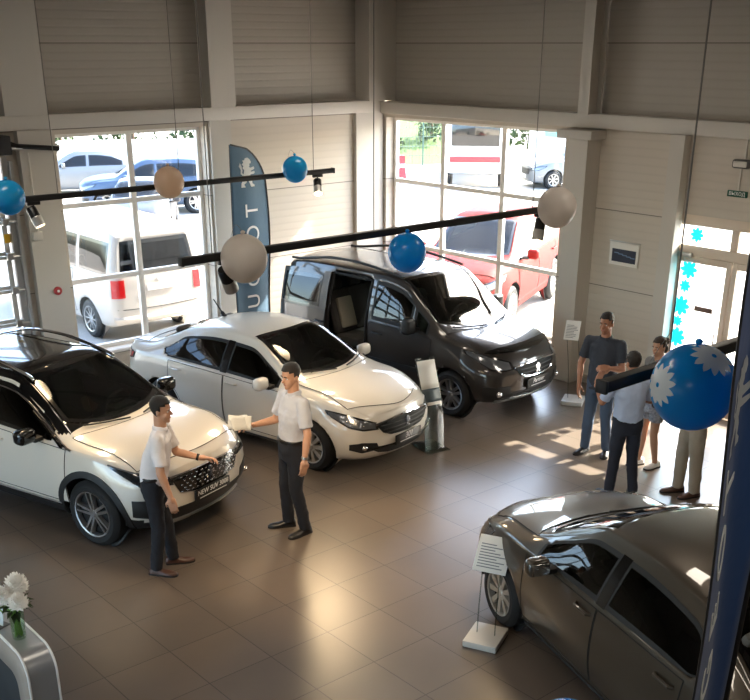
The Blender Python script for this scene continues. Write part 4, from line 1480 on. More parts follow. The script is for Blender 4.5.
# ------------------------------------------------------------------ the cars on show
c1 = saloon('saloon_car', 'white_paint', 'wheel_cover', [('301', .10, .02, .25), ('_', .34, -.035, 0)])
tag(c1.root, 'white saloon with a black name board, standing between the crossover and the people carrier', 'car')
c1.root.location = (-4.866, -3.508, 0); c1.root.rotation_euler = (0, 0, -1.377)
c2 = crossover()
tag(c2.root, 'pearl white crossover with black roof and chrome roof rails', 'car')
c2.root.location = (-7.91, -3.611, 0); c2.root.rotation_euler = (0, 0, -1.273)
c3 = people_carrier()
tag(c3.root, 'dark graphite people carrier with its side door slid open by the right window', 'car')
c3.root.location = (-2.069, -3.194, 0); c3.root.rotation_euler = (0, 0, -1.451)
c4 = saloon('saloon_car', 'bronze_paint', 'wheel_cover', [], mx=.52, bow=.20)
tag(c4.root, 'bronze brown saloon at the lower right behind the blue feather flag', 'car')
c4.root.location = (-6.01, -10.47, 0); c4.root.rotation_euler = (0, 0, 1.231)
# ------------------------------------------------------------------ tracks, lamps, balloons
mat('track_black', (18, 18, 19), 0.45)
mat('spot_black', (14, 14, 15), 0.35)
mat('spot_silver', (190, 188, 184), 0.35, 0.6)
mat('lamp_glow', (255, 226, 180), 0.4, emit=6.0)
mat('wire_steel', (120, 118, 114), 0.4, 0.5)
mat('balloon_blue', (18, 172, 240), 0.28, coat=0.6, coat_rough=0.1)
mat('balloon_cyan', (30, 172, 222), 0.28, coat=0.6, coat_rough=0.1)
mat('balloon_white', (222, 216, 210), 0.35, coat=0.3, coat_rough=0.2)
mat('balloon_cream', (226, 206, 186), 0.35, coat=0.3, coat_rough=0.2)
for _n in ('balloon_blue', 'balloon_cyan', 'balloon_white', 'balloon_cream'):      # thin latex lets light through
    _nt = MATS[_n].node_tree
    _tr = _nt.nodes.new('ShaderNodeBsdfTranslucent')
    _tr.inputs['Color'].default_value = _nt.nodes['Principled BSDF'].inputs['Base Color'].default_value
    _mx = _nt.nodes.new('ShaderNodeMixShader'); _mx.inputs['Fac'].default_value = .55
    _nt.links.new(_nt.nodes['Principled BSDF'].outputs[0], _mx.inputs[1]); _nt.links.new(_tr.outputs[0], _mx.inputs[2])
    _nt.links.new(_mx.outputs[0], _nt.nodes['Material Output'].inputs['Surface'])
mat('petal_print', (206, 222, 234), 0.5)

TZ = 3.30
TRACKS = [(-3.75, -8.9, -4.05, (-7.7, -6.25, -4.36)), (-7.64, -8.57, -4.55, (-8.3, -6.72, -4.74)), (-11.49, -8.64, -4.4, (-8.12, -6.2, -4.8))]
TL = ['black lighting track nearest the left window, holding three balloons', 'black lighting track over the white saloon, middle one of three',
      'black lighting track over the bronze saloon, closest of three']
for i, (y, x0, x1, wires) in enumerate(TRACKS):
    t = empty('lighting_track', (x0, y, TZ), 0, TL[i], 'lighting track', 'lighting tracks under the ceiling')
    MB().span((0, -.028, -.028), (x1 - x0, .028, .028), .004).build('track_bar', 'track_black', t)
    for x in wires:
        MB().tube([(x - x0, 0, .02), (x - x0, 0, CEIL - TZ)], .0045, 5).build('suspension_wire', 'wire_steel', t)
    for x in (0.004, x1 - x0 - .004):
        MB().box((x, 0, 0), (.02, .064, .064), .004).build('end_cap', 'track_black', t)

def spot(x, y, aim, label, watts=None, size=80):
    s = empty('track_spotlight', (x, y, TZ - .028), 0, label, 'spotlight', 'spotlights on the lighting tracks')
    MB().span((-.07, -.02, -.035), (.07, .02, 0), .004).tube([(0, 0, -.03), (0, 0, -.10)], .01, 8).build('adapter', 'spot_black', s)
    q = Vector(aim).normalized().to_track_quat('-Z', 'Y').to_matrix().to_4x4()
    M = Matrix.Translation((0, 0, -.14)) @ q
    MB().lathe([(0, .09), (.045, .09), (.052, .08), (.052, -.06), (.0, -.06)], 20, M=M).build('lamp_body', 'spot_black', s)
    h = MB().lathe([(.053, -.02), (.056, -.03), (.056, -.12), (.050, -.12), (.050, -.07)], 20, M=M).build('lamp_collar', 'spot_silver', s)
    MB().lathe([(0, -.112), (.05, -.112)], 20, M=M).build('lamp_lens', 'lamp_glow', s)
    L = bpy.data.lights.new('spot_beam', 'SPOT')
    L.energy = watts or SPOT_W
    L.color = (1.0, .74, .44)
    L.spot_size = radians(size)
    L.spot_blend = .8
    L.shadow_soft_size = .3
    lo_ = bpy.data.objects.new('spot_beam', L)
    COL.objects.link(lo_)
    lo_.parent = s
    lo_.matrix_local = M @ Matrix.Translation((0, 0, -.13))
    return s

SPOT_W = 130.0
spot(-7.98, -3.75, (.25, -.5, -1), 'silver tipped spotlight under the track beside the garage door')
spot(-4.30, -3.75, (-.46, -.66, -.80), 'spotlight under the track end beside the blue balloon, by the feather flag', 120, 66)
spot(-8.18, -7.64, (.55, .3, -1), 'spotlight under the big white balloon over the white saloon')
spot(-4.62, -7.64, (-.3, -.1, -1), 'spotlight at the track end beside the right window')

def balloon(x, y, z, r, m, label, flowers=(), group='balloons tied to the lighting tracks'):
    b = empty('balloon', (x, y, z), 0, label, 'balloon', group)
    prof = []
    for i in range(25):
        a = pi * i / 24
        rr = r * sin(a)
        zz = -r * cos(a)
        if zz < 0: zz *= 1.06
        prof.append((max(rr, 0), zz))
    prof[0] = (0, prof[0][1]); prof[-1] = (0, prof[-1][1])
    MB().lathe(prof, 40).build('envelope', m, b, 80)
    ty_ = min((t[0] for t in TRACKS), key=lambda q: abs(q - y))
    if abs(ty_ - y) < .4:
        MB().tube(crom([(0, 0, r + .02), (0, (ty_ - y) * .5, r + .05), (0, ty_ - y, TZ + .034 - z)], 5), .0015, 5).build('string', 'wire_steel', b)
    MB().lathe([(0, r + .03), (.012, r + .025), (.02, r + .015), (.008, r - .002)], 12).build('knot', m, b)
    for (dx, dy, dz), fr in flowers:
        d = Vector((dx, dy, dz)).normalized()
        mb = MB()
        u = d.orthogonal().normalized()
        w = d.cross(u)
        for k in range(12):
            a = 2 * pi * k / 12
            dr = u * cos(a) + w * sin(a)
            pr = -u * sin(a) + w * cos(a)
            rows = []
            for q in range(8):
                t = q / 7
                hw = fr * .17 * sin(pi * min(1, .04 + .96 * t)) ** .7 + .0005
                row = []
                for e in (-1, 0, 1):
                    p = d * r + dr * fr * (.10 + .90 * t) + pr * hw * e
                    row.append(p.normalized() * (r * 1.004))
                rows.append(row)
            mb.grid(rows)
        o = mb.build('flower_print', 'petal_print', b)
    return b

def cam_dir(p): return (cam.location - Vector(p)).normalized()
balloon(-8.312, -3.95, 3.365, .165, 'balloon_cyan', 'cyan balloon at the far left beside the garage door')
balloon(-6.501, -3.95, 3.368, .165, 'balloon_cream', 'cream balloon in front of the left window')
balloon(-4.782, -3.94, 3.383, .150, 'balloon_cyan', 'small blue balloon beside the top of the feather flag')
balloon(-8.158, -7.85, 3.309, .172, 'balloon_white', 'white balloon hanging in front of the feather flag')
balloon(-6.526, -7.84, 3.156, .160, 'balloon_blue', 'blue balloon hanging over the people carrier roof')
balloon(-4.649, -7.86, 3.351, .182, 'balloon_white', 'white balloon at the track end by the right window')
bp_ = Vector((-8.29, -11.75, 3.295))
cd = cam_dir(bp_)
ru = cd.cross(Vector((0, 0, 1))).normalized()      # towards picture left
balloon(bp_.x, bp_.y, bp_.z, .197, 'balloon_blue', 'large blue balloon with white flower prints above the bronze saloon',
        [(cd * .62 + ru * .80 + Vector((0, 0, -.05)), .115), (cd * .42 - ru * .42 + Vector((0, 0, .86)), .12), (-cd + ru * .2, .115)])
balloon(-9.66, -12.23, 2.235, .165, 'balloon_blue', 'blue balloon cut off by the bottom edge of the picture', group='loose balloons')

# ------------------------------------------------------------------ feather flags
def flag_mat(name, col):
    m = mat(name, col, 0.75, sheen=0.2, bump=0.15, bscale=14)
    return m
flag_mat('flag_blue', (62, 96, 122))
flag_mat('flag_navy', (22, 66, 124))
mat('flag_print', (226, 230, 232), 0.7)
mat('pole_black', (24, 24, 26), 0.45)

def feather_flag(loc, rz, h0, h1, w, m, label, wave, LET=.355, TOPT=.98, LION_Z=.42, txt_size=.34):
    """cloth hangs from a pole at local x = w which curls over the top; front faces local -y"""
    e = empty('feather_flag', loc, rz, label, 'flag', 'feather flags')
    top = h1
    def xr(z):                    # right hand edge: the curled pole
        t = (z - (top - .62)) / .62
        return w if t <= 0 else w * (1 - .97 * (1 - sqrt(max(0, 1 - t * t)))) 
    def xl(z):
        return .10 * w * max(0, (top - z)) / (top - h0) * 0 + 0.0
    def surf(x, z, off=0.0):
        y = wave(x / w, z)
        return Vector((x, y - off, z))
    rows = []
    nz = 60
    for i in range(nz + 1):
        z = h0 + (top - h0) * i / nz
        a, b = xl(z), max(xr(z), .02)
        rows.append([surf(a + (b - a) * j / 16, z) for j in range(17)])
    cl = MB().grid(rows)
    o = cl.build('cloth', m, e, 80, recalc=False)
    so = o.modifiers.new('thick', 'SOLIDIFY'); so.thickness = .003
    edge = [surf(xr(h0 + (top - h0) * i / 40), h0 + (top - h0) * i / 40) for i in range(41)]
    edge = [Vector((w, wave(1, h0), .02))] + edge
    MB().tube(edge, .014, 8).build('pole', 'pole_black', e)
    MB().tube([surf(xl(h0 + (top - h0) * i / 30), h0 + (top - h0) * i / 30) for i in range(31)], .006, 6).build('hem', 'pole_black', e)
    MB().lathe([(0, 0), (.22, 0), (.22, .02), (.04, .05), (.03, .14), (0, .14)], 24, M=Matrix.Translation((w, wave(1, h0), 0))).build('base', 'pole_black', e)
    # writing reads upwards
    def wrap(vs, fs, M, mb):
        out = []
        for p in vs:
            q = M @ p
            out.append(surf(q.x, q.z, .006 if p.z >= 0 else .002))
        mb.add(out, fs)
    mb = MB()
    s = 'PEUGEOT'
    pitch = LET
    for k, c in enumerate(s):
        vs, fs = text_geo(c, txt_size, .002)
        zc = top - TOPT - pitch * (len(s) - 1 - k)
        M = Matrix(((0, -1, 0, w * .52), (0, 0, 0, 0), (1, 0, 0, zc), (0, 0, 0, 1)))
        mb = MB()
        wrap(vs, fs, M, mb)
        mb.build('letter', 'flag_print', e, None)
    mb = MB()
    tmp = lion_geo(MB(), Matrix.Identity(4), .002)
    M = Matrix(((.42, 0, 0, w * .46), (0, 0, 0, 0), (0, .42, 0, top - LION_Z), (0, 0, 0, 1)))
    wrap(tmp.v, tmp.f, M, mb)
    mb.build('emblem', 'flag_print', e, None)
    return e

feather_flag((-3.54, -.62, 0), radians(6), .35, 3.37, .70, 'flag_blue', 'blue feather flag with white lion and lettering beside the left window',
             lambda u, z: .05 * sin(2.2 * z) * u + .02 * sin(5 * u + z))
feather_flag((-8.73, -12.21, 0), radians(22), .45, 4.35, .62, 'flag_navy', 'navy feather flag seen almost edge on in front of the bronze saloon',
             lambda u, z: -.95 * max(0, u - .66 + .10 * (z - 2.9)) ** 1.6 + .02 * sin(2.0 * z + 2 * u), LET=.34, TOPT=1.40, LION_Z=1.02, txt_size=.36)

# ------------------------------------------------------------------ information stands
glass_mat('acrylic', (214, 222, 220), .12)
mat('paper', (226, 224, 218), 0.6)
mat('print_grey', (120, 122, 126), 0.6)
mat('print_photo', (70, 84, 92), 0.5)
mat('base_white', (208, 204, 196), 0.4)

def lines(mb, M, w, h, n, seed, mi=0, z=.0005):
    rnd = random.Random(seed)
    for k in range(n):
        y = h / 2 - h * (k + .5) / n
        ln = w * rnd.uniform(.55, 1)
        mb.box((-(w - ln) / 2, y, z), (ln, h / n * .35, .0006), mi=mi, M=M)

def rod_stand(bx, by, px, py, pz, face, w, h, label, tilt=35):
    e = empty('information_stand', (bx, by, 0), 0, label, 'information stand', 'information stands beside the cars')
    R = Matrix.Rotation(face, 4, 'Z')
    MB().box((0, 0, .03), (.36, .30, .06), .006, M=R).build('base', 'base_white', e)
    dx, dy = px - bx, py - by
    for g in (-.08, .08):
        q = R @ Vector((0, g, 0))
        MB().tube(crom([(q.x, q.y, .05), (q.x + dx * .3, q.y + dy * .3, pz * .5), (dx + q.x, dy + q.y, pz - .02)], 6), .006, 6).build('rod', 'acrylic', e)
    M = Matrix.Translation((dx, dy, pz)) @ R @ Matrix.Rotation(radians(tilt), 4, 'Y') @ frame_matrix((0, 0, 0), (0, 1, 0), (0, 0, 1))
    pl = MB().box((0, 0, 0), (w, h, .012), .002, M=M).build('panel', 'paper', e)
    mb = MB()
    lines(mb, M @ Matrix.Translation((0, -.02, .0065)), w * .8, h * .7, 9, hash(label) % 99)
    tag(mb.build('printed_lines', 'print_grey', pl), kind='stuff')
    return e

rod_stand(-.98, -5.38, -.92, -5.22, 1.02, radians(210), .21, .30, 'information stand on a white base by the right window pier', -38)
rod_stand(-6.66, -9.06, -6.44, -8.90, .70, radians(205), .30, .33, 'information stand on a white base beside the front wheel of the bronze saloon', -40)

# tall clear stand by the front of the white saloon
e = empty('display_stand', (-3.80, -5.36, 0), radians(258), 'clear acrylic display stand with printed sheets between white saloon and people carrier', 'display stand')
prof = [V((.10, 0, 0)), V((.05, 0, .45)), V((-.05, 0, .78)), V((-.20, 0, 1.14))]
pr = crom(prof, 8)
MB().grid([[p + V((0, -.14, 0)), p + V((0, .14, 0))] for p in pr]).build('back_sheet', 'acrylic', e, recalc=False).modifiers.new('t', 'SOLIDIFY').thickness = .008
MB().span((-.24, -.17, 0), (.20, .17, .014), .003).build('base', 'acrylic', e)
def sheet(name, t0, t1, m, off, w=.13):
    n = len(pr) - 1
    ps = [pr[int(t0 * n)].lerp(pr[int(t1 * n)], k / 4) + V((off, 0, 0)) for k in range(5)]
    return MB().grid([[p + V((0, -w, 0)), p + V((0, w, 0))] for p in ps]).build(name, m, e, recalc=False)
s1 = sheet('price_sheet', .70, .98, 'paper', .012)
s2 = sheet('photo_sheet', .54, .69, 'print_photo', .012)
s3 = sheet('lower_sheet', .46, .54, 'paper', .012)
for o in (s1, s2, s3):
    m_ = o.modifiers.new('t', 'SOLIDIFY'); m_.thickness = .003; m_.offset = 0

# ------------------------------------------------------------------ on the walls
mat('sign_green', (16, 84, 66), 0.5)
mat('poster_dark', (34, 38, 58), 0.4)
mat('poster_light', (96, 120, 150), 0.4)
mat('alarm_red', (170, 50, 50), 0.4)
p_ = empty('wall_poster', (-.012, -5.32, 1.99), 0, 'framed poster with a dark picture on the wall by the entrance', 'poster')
MB().span((-.012, -.25, -.16), (.012, .25, .16), .004).build('frame', 'paper', p_)
pc = MB().span((-.016, -.21, -.11), (-.010, .20, .07)).build('picture', 'poster_dark', p_)
mb = MB()
for k in range(5):
    mb.span((-.0175, -.2 + .07 * k, -.04 + .012 * k), (-.0155, -.12 + .07 * k, -.025 + .012 * k))
mb.build('picture_detail', 'poster_light', pc)
MB().span((-.02, -.26, .165), (.012, .26, .18), .003).build('hanging_rail', 'satin_metal', p_)

x_ = empty('exit_sign', (-.01, -6.97, 2.99), 0, 'small green exit sign on the wall above the entrance', 'sign')
MB().span((-.015, -.14, -.038), (.01, .14, .038), .003).build('sign_plate', 'sign_green', x_)
vs_, fs_ = text_geo('ВЫХОД', .062, .002)
M = frame_matrix((-.017, 0, 0), (0, -1, 0), (0, 0, 1))
MB().add(vs_, fs_, 0, M).build('lettering', 'letter_white', x_, None)
l_ = empty('emergency_lamp', (-.0, -6.99, 3.36), 0, 'rounded grey emergency lamp on the wall above the exit sign', 'lamp')
MB().span((-.09, -.12, -.055), (.0, .12, .055), .03).build('lamp_housing', 'grey_rubber', l_)
MB().span((-.098, -.095, -.035), (-.08, .095, .035), .01).build('lamp_cover', 'base_white', l_)
cb_ = tag(MB().span((-.02, -7.02, 3.42), (-.0, -7.0, 3.655)).span((-.02, -6.985, 3.03), (.0, -6.965, 3.30)).build('cable_duct', 'base_white'), 'thin white cable duct running to the exit sign', 'cable duct')
a_ = empty('alarm_button', (-6.26, -.12, 1.50), 0, 'round red alarm button on the pier beside the left window', 'alarm')
Ma = Matrix.Rotation(pi / 2, 4, 'X')
MB().lathe([(0, .03), (.05, .03), (.06, .02), (.06, 0), (0, 0)], 24, M=Ma).build('housing', 'alarm_red', a_)
MB().lathe([(0, .04), (.018, .04), (.02, .03)], 16, M=Ma).build('button', 'letter_white', a_)
b_ = empty('junction_box', (-6.44, -.12, 2.30), 0, 'small cream box on the pier beside the garage door', 'junction box')
MB().span((-.09, -.05, -.06), (.05, .0, .06), .005).build('box_body', 'base_white', b_)
MB().tube([(0, -.02, .06), (0, -.02, 1.1)], .012, 6).build('conduit', 'base_white', b_)

# ------------------------------------------------------------------ desk with flowers
mat('desk_grey', (150, 152, 154), 0.3, 0.3)
mat('desk_edge', (226, 224, 220), 0.35)
mat('desk_side', (150, 138, 126), 0.5)
mat('shade_dark', (24, 26, 28), 0.6)
mat('flower_white', (250, 248, 244), 0.8)
mat('flower_centre', (190, 150, 120), 0.8)
mat('stem_green', (120, 160, 70), 0.6)
glass_mat('vase_glass', (236, 246, 236))
mat('leaflet', (206, 214, 216), 0.4)
dk = empty('counter_desk', (-10.31, -8.44, 0), 0, 'white edged grey counter desk with rounded corner at the lower left', 'desk')
def arch_profile(o, h, r, L):
    pts = [(o, 0)]
    for i in range(9):
        a = pi - pi / 2 * i / 8
        pts.append((o + r + r * cos(a), h - r + r * sin(a)))
    pts.append((L, h))
    return pts
outer = arch_profile(0, 1.06, .16, 1.5)
inner = arch_profile(.22, .84, .10, 1.5)
poly = outer + inner[::-1]
M = frame_matrix((-.10, 0, 0), (0, 1, 0), (0, 0, 1))
def band(x0, x1, grow, m, name):
    mb = MB()
    o = [V((0, y, z)) for y, z in outer]
    i_ = [V((0, y, z)) for y, z in inner]
    n = len(o)
    for a, b in ((x0, x1),):
        vs = [p + V((a, 0, 0)) for p in o] + [p + V((b, 0, 0)) for p in o] + [p + V((a, 0, 0)) for p in i_] + [p + V((b, 0, 0)) for p in i_]
        fs = []
        for k in range(n - 1):
            fs += [[k, k + 1, n + k + 1, n + k], [2 * n + k, 3 * n + k, 3 * n + k + 1, 2 * n + k + 1],
                   [k, 2 * n + k, 2 * n + k + 1, k + 1], [n + k, n + k + 1, 3 * n + k + 1, 3 * n + k]]
        fs += [[0, n, 3 * n, 2 * n], [n - 1, 3 * n - 1, 4 * n - 1, 2 * n - 1]]
        mb.add(vs, fs)
    return mb.build(name, m, dk)
band(-.095, .095, 0, ['desk_grey'], 'desk_shell')
for x in (-.098, .098):
    MB().tube([V((x, y, z)) for y, z in outer], .009, 6).build('edge_trim', 'desk_edge', dk)
sd_ = MB()
o_ = outer; i__ = inner
n = len(o_)
vs = [V((-.099, y + (.0), z)) for y, z in o_] + [V((-.099, y, z)) for y, z in i__]
sd_.add(vs, [[k, k + 1, n + k + 1, n + k] for k in range(n - 1)])
so_ = sd_.build('side_panel', 'desk_side', dk).modifiers.new('t', 'SOLIDIFY'); so_.thickness = .004
MB().span((-.06, .30, 0), (.09, 1.4, .80), .01).build('opening_shade', 'shade_dark', dk)  # near-black block standing for the shade in the opening under the desk

va = empty('flower_vase', (-10.315, -8.13, 1.061), 0, 'clear glass vase with green stems on the desk', 'vase')
MB().lathe([(0, 0), (.042, 0), (.046, .01), (.052, .20), (.060, .235), (.056, .235), (.048, .20), (.041, .02), (0, .016)], 24).build('glass_body', 'vase_glass', va)
mb = MB()
rnd = random.Random(3)
for k in range(14):
    a = rnd.uniform(0, 6.28); r1 = rnd.uniform(.0, .03); r2 = rnd.uniform(.01, .05)
    mb.tube([(r1 * cos(a + 2), r1 * sin(a + 2), .02), (r2 * cos(a), r2 * sin(a), .24)], .005, 5)
tag(mb.build('stems', 'stem_green', va), kind='stuff')
def bloom(dx, dy, dz, r, label, seed):
    e = empty('white_flower', (-10.315 + dx, -8.13 + dy, 1.061 + dz), 0, label, 'flower', 'white flowers in the vase')
    rnd = random.Random(seed)
    mb = MB()
    for k in range(120):
        t = k / 120
        a = k * 2.39996
        el = radians(-35 + 120 * t)
        d = V((cos(a) * cos(el), sin(a) * cos(el), sin(el)))
        u = d.cross(V((0, 0, 1)))
        u = u.normalized() if u.length > .01 else V((1, 0, 0))
        L = r * (1.0 - .12 * rnd.random())
        w = r * .17
        n_ = d.cross(u)
        mb.add([d * r * .25, d * L * .7 + u * w + n_ * .01, d * L, d * L * .7 - u * w + n_ * .01], [[0, 1, 2, 3]])
    tag(mb.build('petals', 'flower_white', e, None, recalc=False), kind='stuff')
    MB().ball((0, 0, .0), (r * .5, r * .5, r * .45), 12, 8).build('flower_heart', 'flower_white', e)
    MB().tube([(0, 0, -r * .3), (-dx * .5, -dy * .5, -dz + .20)], .005, 6).build('stalk', 'stem_green', e)
bloom(-.07, .02, .33, .085, 'white chrysanthemum on the left of the vase', 1)
bloom(.045, .04, .37, .095, 'white chrysanthemum standing highest in the vase', 2)
bloom(.0, -.07, .30, .08, 'white chrysanthemum at the front of the vase', 3)
bloom(-.14, .09, .35, .08, 'white chrysanthemum at the picture edge behind the vase', 4)
mb = MB()
for k in range(16):
    a = rnd.uniform(0, 6.28); z = rnd.uniform(.20, .28)
    R = Matrix.Translation((.045 * cos(a), .045 * sin(a), z)) @ Matrix.Rotation(a, 4, 'Z') @ Matrix.Rotation(rnd.uniform(-.6, .5), 4, 'Y')
    mb.add([(0, 0, 0), (.04, -.02, .01), (.09, 0, -.01), (.04, .02, .01)], [[0, 1, 2, 3]], 0, R)
tag(mb.build('leaves', 'leaf', va, None, recalc=False), kind='stuff')
lf_ = empty('leaflet_holder', (-10.36, -7.86, 1.0605), radians(200), 'pale leaflet holder on the desk behind the vase', 'leaflet holder')
MB().box((0, 0, .115), (.004, .16, .20), .001, rot=Matrix.Rotation(radians(-12), 3, 'Y')).build('back_plate', 'leaflet', lf_)
MB().span((-.04, -.08, 0), (.05, .08, .008), .002).build('foot', 'grey_rubber', lf_)

# housings and glowing panels of the added fill lights, out of view
mat('fill_panel', (255, 240, 220), 0.5, emit=3.0)
for lx, ly in FILLS:
    e = empty('ceiling_fill', (lx, ly, CEIL), 0, 'added long white fill light under the hall ceiling, out of view', 'ceiling light', 'added fill lights under the hall ceiling')
    MB().span((-.74, -.29, -.10), (.74, .29, 0), .01).build('lamp_housing', 'base_white', e)
    MB().span((-.70, -.25, -.112), (.70, .25, -.10)).build('fill_diffuser', 'fill_panel', e)
# ------------------------------------------------------------------ people (x forward, y to the left hand, z up)
def skin(name, c): mat(name, c, 0.5, var=0.05, vscale=12)
skin('skin_fair', (198, 150, 122)); skin('skin_tan', (176, 122, 94))
mat('hair_dark', (30, 22, 18), 0.6, bump=0.4, bscale=120)
mat('hair_brown', (52, 38, 28), 0.6, bump=0.4, bscale=120)
mat('shirt_white', (232, 226, 228), 0.8, bump=0.35, bscale=16)
mat('shirt_grey', (186, 188, 198), 0.8, bump=0.35, bscale=16)
mat('shirt_blue', (186, 198, 224), 0.8, bump=0.35, bscale=16)
mat('polo_dark', (52, 56, 66), 0.85, bump=0.35, bscale=16)
mat('top_grey', (124, 122, 122), 0.85, bump=0.35, bscale=16)
mat('trouser_black', (24, 26, 34), 0.85, bump=0.3, bscale=14)
mat('trouser_navy', (40, 44, 56), 0.85, bump=0.3, bscale=14)
mat('jeans_blue', (74, 90, 112), 0.9, bump=0.3, bscale=14)
mat('trouser_beige', (164, 150, 132), 0.9, bump=0.35, bscale=12)
mat('shorts_pattern', (150, 154, 164), 0.9, var=0.5, vscale=30)
mat('shoe_black', (20, 18, 18), 0.35)
mat('shoe_brown', (74, 46, 34), 0.4)
mat('shoe_white', (222, 220, 218), 0.5)
mat('sole_dark', (28, 26, 26), 0.7)
mat('lips', (160, 92, 80), 0.5)
mat('eye_white', (220, 218, 214), 0.3)
mat('eye_dark', (30, 22, 18), 0.2)

FOLDS = bpy.data.textures.new('cloth_folds', 'CLOUDS')
FOLDS.noise_scale = .11
FOLDS.noise_depth = 2

def remesh(mb, voxel, smooth=6, name='m'):
    me = bpy.data.meshes.new(name)
    me.from_pydata([tuple(v) for v in mb.v], [], mb.f)
    bm = bmesh.new(); bm.from_mesh(me)
    bmesh.ops.recalc_face_normals(bm, faces=bm.faces)
    bm.to_mesh(me); bm.free()
    o = bpy.data.objects.new(name, me)
    COL.objects.link(o)
    r = o.modifiers.new('r', 'REMESH')
    r.mode = 'VOXEL'; r.voxel_size = voxel
    if smooth:
        s = o.modifiers.new('s', 'SMOOTH'); s.iterations = smooth; s.factor = .5
    dg = bpy.context.evaluated_depsgraph_get()
    out = bpy.data.meshes.new_from_object(o.evaluated_get(dg))
    bpy.data.objects.remove(o); bpy.data.meshes.remove(me)
    return out

def mesh_obj(me, name, m, parent):
    me.materials.clear(); me.materials.append(MATS[m])
    me.polygons.foreach_set('use_smooth', [True] * len(me.polygons))
    o = bpy.data.objects.new(name, me)
    COL.objects.link(o); o.parent = parent
    if name in ('shirt', 'trousers', 'shorts'):          # folds in the cloth
        d = o.modifiers.new('folds', 'DISPLACE')
        d.texture = FOLDS
        d.texture_coords = 'LOCAL'
        d.strength = .026 if name == 'shirt' else .022
        d.mid_level = .5
    return o

HEAD = [(0.000, .022, .072, .030), (0.015, .036, .083, .010), (0.04, .051, .088, -.025), (0.07, .060, .087, -.058), (0.10, .066, .088, -.080), (0.13, .071, .089, -.093),
        (0.16, .073, .090, -.098), (0.19, .068, .080, -.092), (0.212, .053, .058, -.072), (0.226, .030, .028, -.042), (0.231, .008, .0, -.02)]
def head_rings(mb, M, g=1.0, off=0.0, zmin=None):
    rows = []
    for z, hw, xf, xb in HEAD:
        cx, hx = (xf + xb) / 2, (xf - xb) / 2
        row = []
        for k in range(24):
            a = 2 * pi * k / 24
            row.append(M @ V((cx + (hx * g + off) * cos(a), (hw * g + off) * sin(a), z + (off * .9 if z > .2 else 0))))
        rows.append(row)
    vs = [p for r in rows for p in r]
    fs = []
    for i in range(len(rows) - 1):
        for k in range(24):
            k2 = (k + 1) % 24
            fs.append([i * 24 + k, i * 24 + k2, (i + 1) * 24 + k2, (i + 1) * 24 + k])
    fs.append([k for k in range(24)][::-1])
    fs.append([(len(rows) - 1) * 24 + k for k in range(24)])
    mb.add(vs, fs)
    return rows

def cone(mb, a, b, ra, rb, seg=14):
    """tapered limb with round ends"""
    a, b = V(a), V(b)
    d = (b - a).normalized()
    pts, rr = [], []
    for t in (-.95, -.7, -.35, 0):
        pts.append(a + d * ra * t); rr.append(ra * sqrt(max(.01, 1 - t * t)))
    for t in (0, .35, .7, .95):
        pts.append(b + d * rb * t); rr.append(rb * sqrt(max(.01, 1 - t * t)))
    mb.tube(pts, rr, seg)

def oval_tube(mb, rows, seg=24):
    """rows: (center, half depth along x, half width along y, yaw)"""
    vs, fs = [], []
    for c, hx, hy, yaw in rows:
        c = V(c)
        for k in range(seg):
            a = 2 * pi * k / seg
            ca, sa = cos(a), sin(a)
            ex = abs(ca) ** .85 * (1 if ca >= 0 else -1) * hx
            ey = abs(sa) ** .85 * (1 if sa >= 0 else -1) * hy
            vs.append(c + V((ex * cos(yaw) - ey * sin(yaw), ex * sin(yaw) + ey * cos(yaw), 0)))
    for i in range(len(rows) - 1):
        for k in range(seg):
            k2 = (k + 1) % seg
            fs.append([i * seg + k, i * seg + k2, (i + 1) * seg + k2, (i + 1) * seg + k])
    fs.append([k for k in range(seg)][::-1])
    fs.append([(len(rows) - 1) * seg + k for k in range(seg)])
    mb.add(vs, fs)

def hand(mb, w, d, palm, side, curl=.5, s=1.0, point=False):
    """w wrist, d pointing along the hand, palm = way the palm faces, side +1 left hand -1 right"""
    d = V(d).normalized()
    p = V(palm); p = (p - d * p.dot(d)).normalized()
    t = d.cross(p) * side                     # towards the thumb
    w = V(w)
    cone(mb, w - d * .02 * s, w + d * .03 * s, .026 * s, .028 * s, 12)
    for k in range(4):
        e = (k - 1.5) * .021 * s
        cone(mb, w + d * .02 * s + t * -e * .7, w + d * .088 * s - t * e, .018 * s, .0125 * s, 10)
        L = (.042, .047, .044, .034)[k] * s
        q = w + d * .090 * s - t * e
        ang = curl * (.5 if (point and k == 0) else 1)
        a = .35 * ang
        for j, f in enumerate((1, .65, .5)):
            v = d * cos(a) + p * sin(a)
            q2 = q + v * L * f
            cone(mb, q, q2, (.0098 - .0009 * j) * s, (.0092 - .0009 * j) * s, 8)
            q = q2
            a += .75 * ang
    q = w + d * .025 * s + t * .024 * s
    v1 = (d * .65 + t * .75 + p * .25).normalized()
    q2 = q + v1 * .042 * s
    cone(mb, q, q2, .014 * s, .0115 * s, 8)
    v2 = (d * .9 + t * .25 + p * (.3 + .4 * curl)).normalized()
    q3 = q2 + v2 * .032 * s
    cone(mb, q2, q3, .011 * s, .0105 * s, 8)
    cone(mb, q3, q3 + (v2 + p * .3 * curl).normalized() * .024 * s, .0105 * s, .009 * s, 8)

